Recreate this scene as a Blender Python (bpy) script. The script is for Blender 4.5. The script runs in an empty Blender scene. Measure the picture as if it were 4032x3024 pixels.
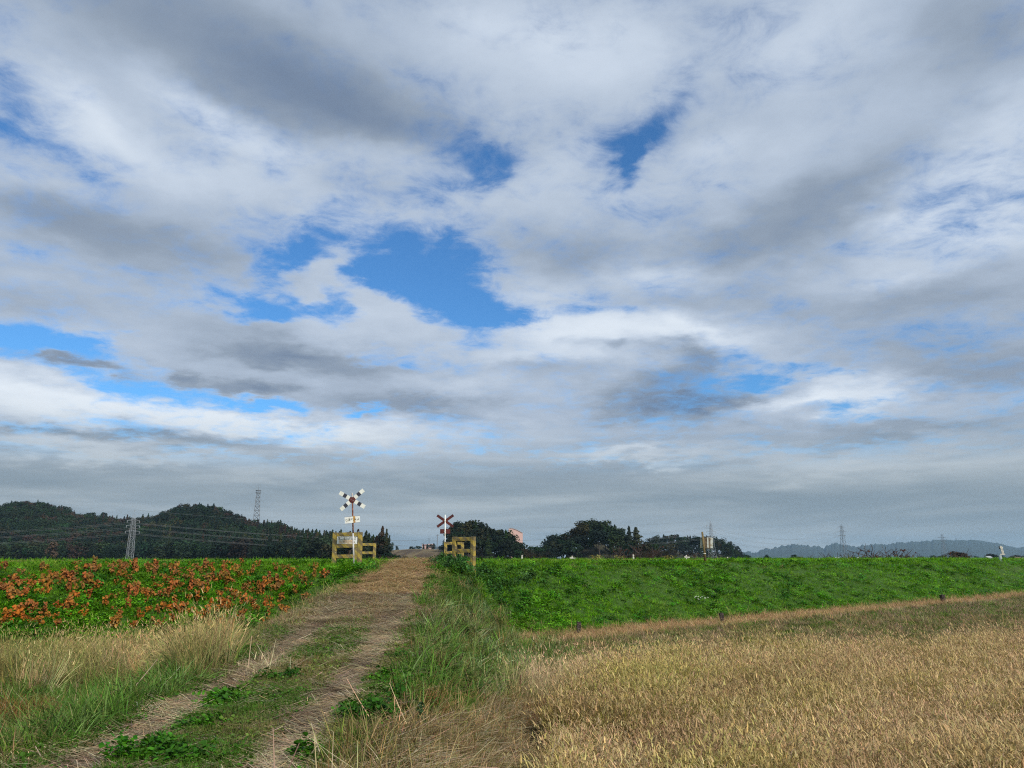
import bpy, math, random
import numpy as np
from mathutils import Vector, Matrix, Euler

random.seed(11)
rng = np.random.default_rng(11)
R = math.radians
S = bpy.context.scene

# ------------------------------------------------------------------ camera, light, sky
EYE = 3.0                                  # metres above the paddy level
PITCH = R(12.76)
SUN_AZ, SUN_EL = R(145), R(36)             # clockwise from +Y
cd = bpy.data.cameras.new('camera')
cd.sensor_width = 36.0
cd.lens = 27.0
cd.clip_start = 0.1
cd.clip_end = 30000
cam = bpy.data.objects.new('camera', cd)
S.collection.objects.link(cam)
cam.location = (0, 0, EYE)
cam.rotation_euler = (math.pi / 2 + PITCH, 0, 0)
S.camera = cam

S.view_settings.view_transform = 'Standard'
S.view_settings.look = 'None'
S.view_settings.gamma = 1
S.view_settings.use_curve_mapping = False
S.view_settings.exposure = 0.0
S.cycles.use_denoising = False
S.cycles.filter_width = 1.15
S.cycles.max_bounces = 5
S.cycles.diffuse_bounces = 2
S.cycles.glossy_bounces = 2
S.cycles.transmission_bounces = 2
S.cycles.volume_bounces = 0
S.cycles.transparent_max_bounces = 6
S.cycles.use_adaptive_sampling = True
S.cycles.adaptive_threshold = 0.02

sd = bpy.data.lights.new('sun', 'SUN')
sd.energy = 4.8
sd.angle = R(12)
sd.color = (1.0, 0.93, 0.84)
sun = bpy.data.objects.new('sun', sd)
S.collection.objects.link(sun)
sdir = Vector((math.sin(SUN_AZ) * math.cos(SUN_EL), math.cos(SUN_AZ) * math.cos(SUN_EL), math.sin(SUN_EL)))
sun.rotation_euler = sdir.to_track_quat('Z', 'Y').to_euler()
sun.location = (0, -20, 60)

CP, SP = math.cos(PITCH), math.sin(PITCH)
def ray(u, v):
    """direction of a picture point (4032 x 3024), x right, y forward, z up"""
    return (u - 2016.0, 3024 * CP - (1512 - v) * SP, 3024 * SP + (1512 - v) * CP)
def at(u, v, Y):
    x, f, z = ray(u, v)
    return Vector((x / f * Y, Y, EYE + z / f * Y))
def azel(u, v):
    x, f, z = ray(u, v)
    return math.atan2(x, f), math.atan2(z, math.hypot(x, f))

class N:
    """tiny helper for building node trees"""
    def __init__(s, tree): s.t = tree; s.n = tree.nodes; s.l = tree.links
    def add(s, kind, **kw):
        nd = s.n.new(kind)
        for k, v in kw.items(): setattr(nd, k, v)
        return nd
    def put(s, sock, v):
        if isinstance(v, bpy.types.NodeSocket): s.l.new(v, sock)
        else: sock.default_value = v
    def math(s, op, a, b=None, c=None, clamp=False):
        nd = s.add('ShaderNodeMath', operation=op, use_clamp=clamp)
        s.put(nd.inputs[0], a)
        if b is not None: s.put(nd.inputs[1], b)
        if c is not None: s.put(nd.inputs[2], c)
        return nd.outputs[0]
    def vec(s, op, a, b=None, c=None):
        nd = s.add('ShaderNodeVectorMath', operation=op)
        s.put(nd.inputs[0], a)
        if b is not None: s.put(nd.inputs[1], b)
        if c is not None: s.put(nd.inputs[2], c)
        return nd.outputs['Value'] if op in ('DOT_PRODUCT', 'LENGTH') else nd.outputs[0]
    def scale(s, a, k):
        nd = s.add('ShaderNodeVectorMath', operation='SCALE')
        s.put(nd.inputs[0], a); s.put(nd.inputs[3], k)
        return nd.outputs[0]
    def ramp(s, x, a, b, lo=0.0, hi=1.0):
        nd = s.add('ShaderNodeMapRange', interpolation_type='SMOOTHSTEP')
        s.put(nd.inputs['Value'], x)
        s.put(nd.inputs['From Min'], a); s.put(nd.inputs['From Max'], b)
        s.put(nd.inputs['To Min'], lo); s.put(nd.inputs['To Max'], hi)
        return nd.outputs['Result']
    def noise(s, v, sc, det=4, rough=0.5, color=False, dist=0.0):
        nd = s.add('ShaderNodeTexNoise')
        if v is not None: s.put(nd.inputs['Vector'], v)
        nd.inputs['Scale'].default_value = sc
        nd.inputs['Detail'].default_value = det
        nd.inputs['Roughness'].default_value = rough
        nd.inputs['Distortion'].default_value = dist
        return nd.outputs['Color' if color else 'Fac']
    def mix(s, f, a, b, mode='MIX'):
        nd = s.add('ShaderNodeMix', data_type='RGBA', blend_type=mode)
        s.put(nd.inputs[0], f)
        s.put(nd.inputs[6], a if isinstance(a, bpy.types.NodeSocket) else (*a, 1)[:4])
        s.put(nd.inputs[7], b if isinstance(b, bpy.types.NodeSocket) else (*b, 1)[:4])
        return nd.outputs[2]
    def comb(s, x, y, z=0.0):
        nd = s.add('ShaderNodeCombineXYZ')
        s.put(nd.inputs[0], x); s.put(nd.inputs[1], y); s.put(nd.inputs[2], z)
        return nd.outputs[0]

def lin(r, g, b):
    f = lambda c: c / 12.92 if c <= 0.04045 else ((c + 0.055) / 1.055) ** 2.4
    return (f(r / 255), f(g / 255), f(b / 255))

def build_world():
    W = bpy.data.worlds.new('World')
    S.world = W
    W.use_nodes = True
    t = W.node_tree
    t.nodes.clear()
    n = N(t)
    out = n.add('ShaderNodeOutputWorld')
    bg = n.add('ShaderNodeBackground')
    bg.inputs['Strength'].default_value = 0.1
    n.l.new(bg.outputs[0], out.inputs[0])
    sky = n.add('ShaderNodeTexSky', sky_type='NISHITA', sun_disc=False)
    sky.sun_elevation = SUN_EL
    sky.sun_rotation = SUN_AZ
    sky.air_density = 1.0; sky.dust_density = 0.3; sky.ozone_density = 2.0
    blue = n.mix(1.0, sky.outputs[0], (0.50, 1.00, 1.42), 'MULTIPLY')
    tc = n.add('ShaderNodeTexCoord')
    D = n.vec('NORMALIZE', tc.outputs['Generated'])
    sx = n.add('ShaderNodeSeparateXYZ'); n.l.new(D, sx.inputs[0])
    x, y, z = sx.outputs
    az = n.math('ARCTAN2', x, y)
    el = n.math('ARCSINE', z)
    zz = n.math('ADD', n.math('MAXIMUM', z, 0.0), 0.13)
    Q = n.comb(n.math('DIVIDE', x, zz), n.math('DIVIDE', y, zz))
    P = n.comb(az, el)
    w1 = n.vec('SUBTRACT', n.noise(Q, 1.5, 5, 0.55, True), (0.5, 0.5, 0.5))
    w2 = n.vec('SUBTRACT', n.noise(Q, 6.0, 5, 0.62, True), (0.5, 0.5, 0.5))
    Pw = n.vec('MULTIPLY_ADD', w1, (0.16, 0.085, 0.0), P)
    Pw = n.vec('MULTIPLY_ADD', w2, (0.085, 0.04, 0.0), Pw)
    rotP = {0: Pw}
    def rp(deg):
        if deg not in rotP:
            vr = n.add('ShaderNodeVectorRotate', rotation_type='Z_AXIS')
            n.l.new(Pw, vr.inputs['Vector']); vr.inputs['Angle'].default_value = R(-deg)
            rotP[deg] = vr.outputs[0]
        return rotP[deg]
    E1 = math.exp(-1)
    def blobs(base, lst):
        acc = base
        for (u, v, ru, rv, rot, amp) in lst:
            a, e = azel(u, v)
            if rot:
                c, s_ = math.cos(R(-rot)), math.sin(R(-rot))
                a, e = a * c - e * s_, a * s_ + e * c
            k = 3150.0
            su, sv = k / ru, k / rv
            q = n.vec('MULTIPLY_ADD', rp(rot), (su, sv, 0.0), (-a * su, -e * sv, 0.0))
            g = n.math('POWER', E1, n.vec('DOT_PRODUCT', q, q))
            acc = n.math('MULTIPLY_ADD', g, amp, acc)
        return acc
    # cloud cover: holes are negative, wisps inside the holes positive.  (place in the sky, half sizes, tilt, amount)
    cover = [
        (1290, 1070, 260, 160, 0, -1.0), (1080, 1230, 120, 80, 0, -.5), (1640, 1260, 90, 60, 0, -.4), (1700, 1080, 300, 150, -18, -1.15), (1840, 1190, 190, 80, -20, -0.6), (1150, 1000, 160, 50, 20, -.3),
        (1830, 630, 140, 120, 0, -0.75), (1960, 670, 150, 60, 40, -0.4), (1740, 800, 120, 60, 0, -.3), (1620, 790, 90, 60, 0, -0.22), (1300, 830, 130, 50, 0, -0.22),
        (2540, 480, 280, 80, 40, -0.46), (2470, 630, 60, 100, 0, -0.5), (2350, 560, 90, 60, 0, -0.22),
        (20, 450, 90, 120, 0, -0.30), (290, 590, 210, 70, -12, -0.58),
        (330, 1320, 440, 70, 0, -0.85), (100, 1300, 240, 50, 0, -0.40), (560, 1490, 500, 75, 0, -1.0), (60, 1370, 100, 40, 0, -0.4),
        (1010, 1210, 210, 90, 0, -0.65), (1560, 1400, 240, 65, -12, -0.95), (1040, 1570, 120, 24, 0, -0.75), (1380, 1610, 90, 24, 20, -0.75),
        (2320, 1225, 120, 45, 0, -0.55), (2060, 1255, 100, 40, 0, -0.45), (2990, 1470, 210, 44, 5, -0.85), (3310, 1462, 90, 22, 0, -0.5),
        (3420, 1620, 170, 30, -8, -0.5), (3000, 1385, 120, 25, -10, -0.35), (3700, 1300, 200, 60, 0, -0.22),
        (1290, 1050, 170, 60, 32, 1.15), (1400, 1150, 90, 60, -40, .9), (1500, 1240, 170, 80, -50, 1.15), (1260, 1310, 170, 50, 0, 0.85), (1580, 1300, 130, 70, 0, 0.75), (1180, 1110, 60, 90, 0, .5),
        (670, 1330, 190, 70, 20, 0.80), (1030, 1310, 170, 45, 15, 1.0), (1000, 1130, 110, 60, -25, 0.55),
        (100, 1480, 190, 70, 0, 0.95), (820, 1445, 90, 35, 0, 0.5),
        (1230, 1440, 420, 95, -6, 1.2), (980, 1510, 120, 35, 0, 1.0), (310, 1430, 220, 28, -8, 0.85), (640, 1470, 140, 30, -8, 0.6), (740, 1450, 70, 35, 0, 0.5),
        (3200, 1545, 200, 40, 0, 0.4), (2300, 1330, 420, 75, 0, 0.5),
    ]
    light = [
        (760, 170, 900, 200, -10, -0.62), (1300, 390, 620, 150, -14, -0.55), (1500, 480, 300, 80, -10, -0.25),
        (620, 940, 520, 120, -5, -0.50), (200, 850, 320, 90, 0, -0.30), (150, 1130, 320, 60, 0, -0.22),
        (3420, 660, 360, 110, 12, -0.50), (3080, 900, 520, 120, 8, -0.62), (2280, 1000, 360, 80, -5, -0.40), (2650, 1160, 300, 60, 0, -0.20),
        (3750, 200, 330, 230, -30, -0.50), (2900, 480, 240, 60, 0, -0.10), (3100, 1180, 700, 70, 0, -0.28),
        (3760, 1180, 420, 90, 0, -0.45), (3850, 1420, 360, 90, -5, -0.50), (3500, 1340, 300, 50, 0, -0.15),
        (2680, 1400, 170, 60, -18, -0.80), (2640, 1560, 290, 90, 0, -1.05), (2830, 1570, 160, 50, 0, -0.5), (2420, 1385, 90, 25, 0, -0.75), (2280, 1370, 90, 20, 0, -0.4),
        (2150, 1480, 180, 40, 0, -0.35), (1300, 1405, 440, 60, -8, -0.5), (1120, 1390, 180, 38, 0, -0.55), (980, 1510, 130, 32, 0, -0.85),
        (310, 1430, 230, 30, -8, -0.75), (740, 1452, 90, 32, 0, -0.80), (1650, 1600, 380, 45, -5, -0.60), (1750, 1520, 300, 40, 0, 0.25),
        (520, 1720, 230, 60, 0, -0.75), (190, 1690, 110, 24, 0, -0.70), (900, 1750, 300, 35, 0, -0.45), (300, 1830, 420, 40, 0, -0.35), (1300, 1830, 420, 40, 0, -0.20),
        (3600, 1680, 420, 40, 0, -0.45), (2600, 1750, 500, 30, 0, -0.15),
        (330, 420, 260, 90, -20, 0.45), (700, 400, 240, 70, -15, 0.45), (950, 550, 260, 80, -22, 0.45), (1450, 640, 360, 90, -5, 0.38), (700, 620, 500, 80, -10, 0.30),
        (300, 740, 420, 50, -5, 0.25), (2250, 180, 460, 170, 0, 0.42), (3150, 130, 330, 150, 0, 0.36), (1900, 60, 240, 80, 0, 0.30),
        (2760, 590, 200, 70, 10, 0.25), (2100, 720, 260, 90, 20, 0.25), (2450, 760, 400, 60, 0, 0.16),
        (3830, 640, 300, 220, -10, 0.62), (3780, 860, 320, 110, -10, 0.42), (3950, 400, 150, 80, 0, 0.35), (3560, 1060, 160, 50, 0, 0.30),
        (2570, 1070, 190, 70, -5, 0.62), (2180, 1150, 260, 50, 0, 0.25), (1320, 1130, 300, 200, 0, 0.35),
        (420, 1620, 760, 65, -2, 1.00), (1150, 1680, 480, 50, -4, 0.80), (100, 1500, 220, 60, 0, 0.55), (100, 1790, 260, 50, 0, 0.55), (520, 1810, 380, 35, 0, 0.40),
        (2330, 1310, 480, 100, 0, 0.85), (2100, 1440, 240, 50, 0, 0.35), (2750, 1320, 240, 40, -10, 0.5), (3230, 1575, 260, 45, 0, 0.95), (3400, 1500, 160, 40, 0, 0.5),
        (2500, 1815, 220, 22, 0, 0.45), (3150, 1780, 500, 45, 0, 0.28), (1750, 1740, 600, 80, 0, 0.20), (3900, 1600, 260, 60, 0, 0.15),
    ]
    big = n.noise(Q, 0.55, 3, 0.5)
    n1 = n.noise(Q, 2.4, 7, 0.58, dist=0.3)
    n2 = n.noise(n.vec('ADD', Q, (7.3, 2.1, 4.0)), 4.5, 6, 0.60)
    T = n.math('MULTIPLY_ADD', n.math('SUBTRACT', n1, 0.5), 1.5, 0.84)
    T = n.math('MULTIPLY_ADD', n.math('SUBTRACT', n2, 0.5), 1.1, T)
    n3 = n.noise(n.vec('ADD', Q, (1.3, 5.1, 2.0)), 9.0, 7, 0.66, dist=0.5)
    T = n.math('MULTIPLY_ADD', n.math('SUBTRACT', n3, 0.5), 1.5, T)
    T = blobs(T, cover)
    alpha = n.ramp(T, -0.02, 0.98)
    L = n.math('MULTIPLY_ADD', n.math('SUBTRACT', n1, 0.5), 0.75, 0.50)
    L = n.math('MULTIPLY_ADD', n.math('SUBTRACT', n2, 0.5), 0.55, L)
    L = n.math('MULTIPLY_ADD', n.math('SUBTRACT', big, 0.5), 0.5, L)
    L = blobs(L, light)
    # thin edges of a cloud are lit through
    L = n.math('MULTIPLY_ADD', n.ramp(T, 0.95, 0.35), 0.28, L)
    cr = n.add('ShaderNodeValToRGB')
    n.l.new(n.math('MULTIPLY_ADD', L, 0.42, 0.31), cr.inputs[0])
    e = cr.color_ramp.elements
    e[0].position = 0.04; e[0].color = (*lin(112, 130, 158), 1)
    e[1].position = 0.98; e[1].color = (*lin(233, 241, 252), 1)
    for pos, c in ((0.34, lin(147, 161, 181)), (0.52, lin(175, 189, 210)), (0.70, lin(201, 213, 231))):
        k = e.new(pos); k.color = (*c, 1)
    cl = cr.outputs[0]
    # greyer, flatter veil towards the horizon
    low = n.ramp(el, 0.19, 0.07)
    st = n.noise(n.comb(n.math('MULTIPLY', az, 2.6), n.math('MULTIPLY', el, 24.0), 3.0), 1.0, 4, 0.55, dist=0.6)
    st = blobs(n.math('MULTIPLY_ADD', n.math('SUBTRACT', st, 0.5), 1.9, 0.40), [(900, 1830, 900, 60, 0, .25), (2480, 1820, 240, 24, 0, .55), (3250, 1800, 500, 50, 0, .3), (1900, 1930, 900, 50, 0, -.2), (400, 2010, 700, 40, 0, .1), (3300, 1930, 700, 60, 0, -.1), (500, 1790, 400, 40, 0, .5)])
    vc = n.mix(n.ramp(st, 0.0, 1.0), lin(129, 145, 157), lin(184, 193, 199))
    cl = n.mix(n.math('MULTIPLY', low, 0.90), cl, vc)
    cl = n.mix(1.0, cl, (10.1, 10.15, 9.95), 'MULTIPLY')
    alpha = n.math('MAXIMUM', alpha, n.ramp(el, 0.17, 0.10))
    col = n.mix(alpha, blue, cl)
    n.l.new(col, bg.inputs['Color'])
    W.cycles.sampling_method = 'MANUAL'
    W.cycles.sample_map_resolution = 512
build_world()

# ------------------------------------------------------------------ helpers
COL = S.collection
def vnoise(x, y, seed=0):
    x = np.asarray(x, float); y = np.asarray(y, float)
    xi = np.floor(x).astype(np.int64); yi = np.floor(y).astype(np.int64)
    fx = x - xi; fy = y - yi
    fx = fx * fx * (3 - 2 * fx); fy = fy * fy * (3 - 2 * fy)
    def h(a, b):
        k = (a * 374761393 + b * 668265263 + seed * 974634777) & 0xffffffff
        k = ((k ^ (k >> 13)) * 1274126177) & 0xffffffff
        return ((k ^ (k >> 16)) & 0xffff) / 65535.0
    return (h(xi, yi) * (1 - fx) + h(xi + 1, yi) * fx) * (1 - fy) + (h(xi, yi + 1) * (1 - fx) + h(xi + 1, yi + 1) * fx) * fy
def fbm(x, y, sc, oct=4, seed=0):
    v = 0; a = 0.5; tot = 0
    for i in range(oct):
        v = v + a * vnoise(np.asarray(x) * sc, np.asarray(y) * sc, seed + i * 17); tot += a
        sc *= 2.03; a *= 0.5
    return v / tot
def sst(a, b, x):
    t = np.clip((np.asarray(x, float) - a) / (b - a), 0, 1)
    return t * t * (3 - 2 * t)

class MB:
    """collects shapes, links them as ONE mesh object"""
    def __init__(s): s.v = []; s.f = []; s.c = []; s.cur = (0.5, 0.5, 0.5)
    def poly(s, pts):
        i = len(s.v); s.v += [tuple(p) for p in pts]; s.f.append(tuple(range(i, i + len(pts)))); s.c += [s.cur] * len(pts)
    def box(s, c, size, M=None):
        i = len(s.v)
        for dx in (-.5, .5):
            for dy in (-.5, .5):
                for dz in (-.5, .5):
                    p = Vector((dx * size[0], dy * size[1], dz * size[2]))
                    if M: p = M @ p
                    s.v.append(tuple(Vector(c) + p))
        s.c += [s.cur] * 8
        s.f += [(i, i + 1, i + 3, i + 2), (i + 4, i + 6, i + 7, i + 5), (i, i + 4, i + 5, i + 1), (i + 2, i + 3, i + 7, i + 6), (i, i + 2, i + 6, i + 4), (i + 1, i + 5, i + 7, i + 3)]
    def tube(s, p0, p1, r0, r1=None, n=6, cap=True):
        r1 = r0 if r1 is None else r1
        p0 = Vector(p0); p1 = Vector(p1); d = (p1 - p0)
        if d.length < 1e-6: return
        q = d.to_track_quat('Z', 'Y'); i = len(s.v)
        for p, r in ((p0, r0), (p1, r1)):
            for k in range(n):
                a = 2 * math.pi * k / n
                s.v.append(tuple(p + q @ Vector((math.cos(a) * r, math.sin(a) * r, 0))))
        s.c += [s.cur] * (2 * n)
        for k in range(n):
            j = (k + 1) % n
            s.f.append((i + k, i + j, i + n + j, i + n + k))
        if cap:
            s.f.append(tuple(range(i + n - 1, i - 1, -1))); s.f.append(tuple(range(i + n, i + 2 * n)))
    def mesh(s, name, mat=None, smooth=False):
        me = bpy.data.meshes.new(name)
        me.from_pydata(s.v, [], s.f)
        at_ = me.color_attributes.new('shade', 'FLOAT_COLOR', 'POINT')
        a = np.ones((len(s.v), 4)); a[:, :3] = np.array(s.c, float).reshape(-1, 3)
        at_.data.foreach_set('color', a.ravel())
        if mat: me.materials.append(mat)
        if smooth: me.shade_smooth()
        return me
    def build(s, name, mat=None, parent=None, smooth=False, loc=(0, 0, 0), rot=(0, 0, 0)):
        o = bpy.data.objects.new(name, s.mesh(name, mat, smooth))
        COL.objects.link(o); o.location = loc; o.rotation_euler = rot
        if parent: o.parent = parent
        return o
def bevel(o, w=0.006, seg=2):
    m = o.modifiers.new('bevel', 'BEVEL'); m.width = w; m.segments = seg; m.limit_method = 'ANGLE'
    return o
def tag(o, label=None, cat=None, group=None, kind=None):
    if label: o['label'] = label
    if cat: o['category'] = cat
    if group: o['group'] = group
    if kind: o['kind'] = kind
    return o
def empty(name, loc, rz=0.0):
    o = bpy.data.objects.new(name, None); COL.objects.link(o)
    o.location = loc; o.rotation_euler = (0, 0, rz); o.empty_display_size = 0.3
    return o
def copy_tree(o, parent=None):
    c = o.copy(); COL.objects.link(c)
    if parent: c.parent = parent
    for ch in list(o.children): copy_tree(ch, c)
    return c

def mat_new(name):
    m = bpy.data.materials.new(name); m.use_nodes = True
    t = m.node_tree; t.nodes.clear(); n = N(t)
    out = n.add('ShaderNodeOutputMaterial'); p = n.add('ShaderNodeBsdfPrincipled')
    n.l.new(p.outputs[0], out.inputs[0])
    return m, n, p
def simple(name, col, rough=0.8, var=0.25, sc=8.0, metal=0.0, col2=None, bump=0.0, spec=0.3, sc2=None):
    """base colour broken up by two noises; col2 = stain colour"""
    m, n, p = mat_new(name)
    tc = n.add('ShaderNodeTexCoord').outputs['Object']
    a = n.noise(tc, sc, 6, 0.6)
    dark = tuple(c * (1 - var) for c in col); lite = tuple(min(1, c * (1 + var)) for c in col)
    c = n.mix(n.ramp(a, 0.3, 0.7), dark, lite)
    if col2:
        b = n.noise(n.vec('ADD', tc, (3.1, 7.7, 1.3)), sc2 or sc * 0.6, 5, 0.65)
        c = n.mix(n.ramp(b, 0.50, 0.62), c, col2)
    n.l.new(c, p.inputs['Base Color'])
    p.inputs['Roughness'].default_value = rough; p.inputs['Metallic'].default_value = metal
    p.inputs['Specular IOR Level'].default_value = spec
    if bump:
        bn = n.add('ShaderNodeBump'); bn.inputs['Strength'].default_value = 0.6; bn.inputs['Distance'].default_value = bump
        n.l.new(a, bn.inputs['Height']); n.l.new(bn.outputs[0], p.inputs['Normal'])
    return m
def plant_mat(name, rough=0.7, trans=0.22, spec=0.04):
    """tint comes from the plant (instance or object), shade from each leaf or blade of its mesh"""
    m = bpy.data.materials.new(name); m.use_nodes = True
    t = m.node_tree; t.nodes.clear(); n = N(t)
    out = n.add('ShaderNodeOutputMaterial'); p = n.add('ShaderNodeBsdfPrincipled')
    ti = n.add('ShaderNodeAttribute', attribute_type='INSTANCER', attribute_name='tint')
    sh = n.add('ShaderNodeAttribute', attribute_type='GEOMETRY', attribute_name='shade')
    c = n.mix(1.0, ti.outputs['Color'], n.scale(sh.outputs['Color'], 2.0), 'MULTIPLY')
    n.l.new(c, p.inputs['Base Color'])
    p.inputs['Roughness'].default_value = rough; p.inputs['Specular IOR Level'].default_value = spec
    if trans:
        tr = n.add('ShaderNodeBsdfTranslucent'); n.l.new(c, tr.inputs['Color'])
        mx = n.add('ShaderNodeMixShader'); mx.inputs[0].default_value = trans
        n.l.new(p.outputs[0], mx.inputs[1]); n.l.new(tr.outputs[0], mx.inputs[2]); n.l.new(mx.outputs[0], out.inputs[0])
    else: n.l.new(p.outputs[0], out.inputs[0])
    return m
M_PLANT = plant_mat('plant_blades')
M_LEAF = plant_mat('broad_leaves', rough=0.5, trans=0.2, spec=0.14)
M_TREE = plant_mat('tree_foliage', rough=0.7, trans=0.12, spec=0.1)

# ------------------------------------------------------------------ the ground
NX, NY = -0.65, 0.76                        # pointing away from the camera, across the railway
K = math.hypot(NX, NY); NX /= K; NY /= K
TX, TY = NY, -NX                            # along the railway, to the right
P0 = (1.9, 32.2)
def rail_st(x, y):
    return (x - P0[0]) * NX + (y - P0[1]) * NY, (x - P0[0]) * TX + (y - P0[1]) * TY
def rail_pt(s, t): return P0[0] + s * NX + t * TX, P0[1] + s * NY + t * TY
def path_c(y): return np.interp(y, [0, 6.5, 12, 18, 24, 30, 34, 60], [-2.5, -2.60, -2.88, -3.4, -3.75, -3.95, -4.2, -4.6])
def path_z(y): return np.interp(y, [-50, 6.5, 9, 12, 15, 18, 21, 24, 27, 30, 32.5, 35, 38, 46, 52, 62], [1.4, 1.4, 1.43, 1.5, 1.61, 1.76, 1.95, 2.16, 2.40, 2.66, 2.84, 2.90, 2.78, 2.75, 2.4, 0.0])
def path_w(y): return np.interp(y, [0, 14, 34], [1.12, 1.2, 0.80])
def hf(x, y):
    x = np.asarray(x, float); y = np.asarray(y, float)
    s, t = rail_st(x, y)
    F = 0.6 * sst(-3.5, -6.5, x) * sst(-1.0, -4.0, s - 2)
    wob = (fbm(x, y, 0.35, 3, 5) - 0.5)
    rail = F + (2.75 - F) * sst(-0.9, 7.4, s + wob * 0.5) * (1 - sst(16.0, 23.0, s))
    c = path_c(y); w = path_w(y); z = path_z(y); dx = x - c
    endr = np.interp(y, [6, 9, 16, 22, 40], [3.55, 3.35, 3.9, 4.6, 4.6]) - w
    endl = 2.8
    right = z + (F - z) * sst(0.0, 1.0, (dx - w) / endr)
    left = z + (F - z) * sst(0.0, 1.0, (-dx - w) / endl)
    ramp = np.where(dx > 0, right, left)
    # farm road the camera stands on
    road = 1.4 * (1 - sst(3.2, 6.0, y)) * sst(-3.5, -1.5, y) + 0 * x
    pad = (np.minimum(path_z(y), 2.74) - .04) * sst(26.5, 29.0, y) * (1 - sst(48, 52, y)) * np.where(dx > 0, 1 - sst(1.9, 4.2, dx), 1 - sst(3.2, 5.6, -dx))
    h = np.maximum(np.maximum(np.maximum(rail, ramp), road), pad)
    near = 1 - sst(60, 120, np.abs(y)) 
    h = h + near * ((fbm(x, y, 1.3, 3, 9) - 0.5) * 0.07 + (fbm(x, y, 5.0, 2, 12) - 0.5) * 0.03)
    rut = np.exp(-((np.abs(dx) - 0.75) / 0.2) ** 2) * (y < 40)
    h = h - 0.045 * rut
    # levee field rising behind the crossing
    lev = (6.0 + 1.5 * sst(-75, -50, x)) * sst(270, 390, y) * (1 - sst(480, 560, y)) * sst(-92, -62, x) * (1 - sst(-30, -6, x)) * (0.94 + 0.12 * fbm(x, y, 0.05, 3, 3))
    h = np.maximum(h, lev)
    return h
def to_uv(x, y, z):
    """picture coordinates of a place, used to lay out what grows where"""
    dz = np.asarray(z, float) - EYE
    f = y * CP + dz * SP
    up = -y * SP + dz * CP
    f = np.maximum(f, 0.01)
    return 2016 + 3024 * x / f, 1512 - 3024 * up / f

def inpoly(u, v, P):
    u = np.asarray(u); v = np.asarray(v); r = np.zeros(u.shape, bool); j = len(P) - 1
    for i in range(len(P)):
        xi, yi = P[i]; xj, yj = P[j]
        c = ((yi > v) != (yj > v)) & (u < (xj - xi) * (v - yi) / (yj - yi + 1e-9) + xi)
        r ^= c; j = i
    return r
def ell(u, v, E): 
    r = np.zeros(np.asarray(u).shape)
    for (a, b, c, d) in E: r = np.maximum(r, np.exp(-(((u - a) / c) ** 2 + ((v - b) / d) ** 2)))
    return r
Z_RICE = [(2180, 2990), (2230, 2790), (2330, 2690), (2700, 2640), (3200, 2615), (3540, 2612), (3640, 2650), (3720, 2600), (4032, 2560), (7000, 2520), (9000, 6000), (2150, 6000)]
Z_TALL = [(1640, 2420), (1800, 2370), (1950, 2370), (2080, 2450), (2230, 2560), (2300, 2640), (2200, 2720), (2050, 2770), (1850, 2770), (1700, 2720), (1600, 2560)]
Z_STRAW = [(1450, 2910), (1700, 2850), (1900, 2760), (2200, 2750), (2250, 2850), (2180, 6000), (1000, 6000), (1100, 3010)]
Z_TAN = [(-4000, 2560), (0, 2590), (640, 2560), (860, 2570), (980, 2620), (760, 2680), (420, 2730), (-4000, 2760)]
Z_LONG = [(-4000, 2740), (420, 2700), (760, 2660), (900, 2650), (760, 2760), (500, 2870), (280, 2990), (150, 3100), (-300, 5000), (-4000, 5000)]
LEAFY = [(1560, 2690, 90, 50), (1440, 2840, 130, 50), (1590, 2770, 70, 45), (1640, 2700, 60, 30), (1180, 3000, 120, 34), (850, 2765, 130, 34), (620, 3010, 230, 40), (1100, 2690, 80, 18), (1560, 2590, 60, 26), (760, 2880, 120, 26)]
REDDY = [(2200, 2860, 180, 70), (2350, 2830, 140, 60), (1650, 2810, 60, 50), (60, 2850, 170, 45), (1150, 2640, 90, 30)]
PALE = [(2150, 2740, 110, 40), (2320, 2740, 80, 60), (1060, 2620, 90, 40), (960, 2660, 90, 40)]
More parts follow.
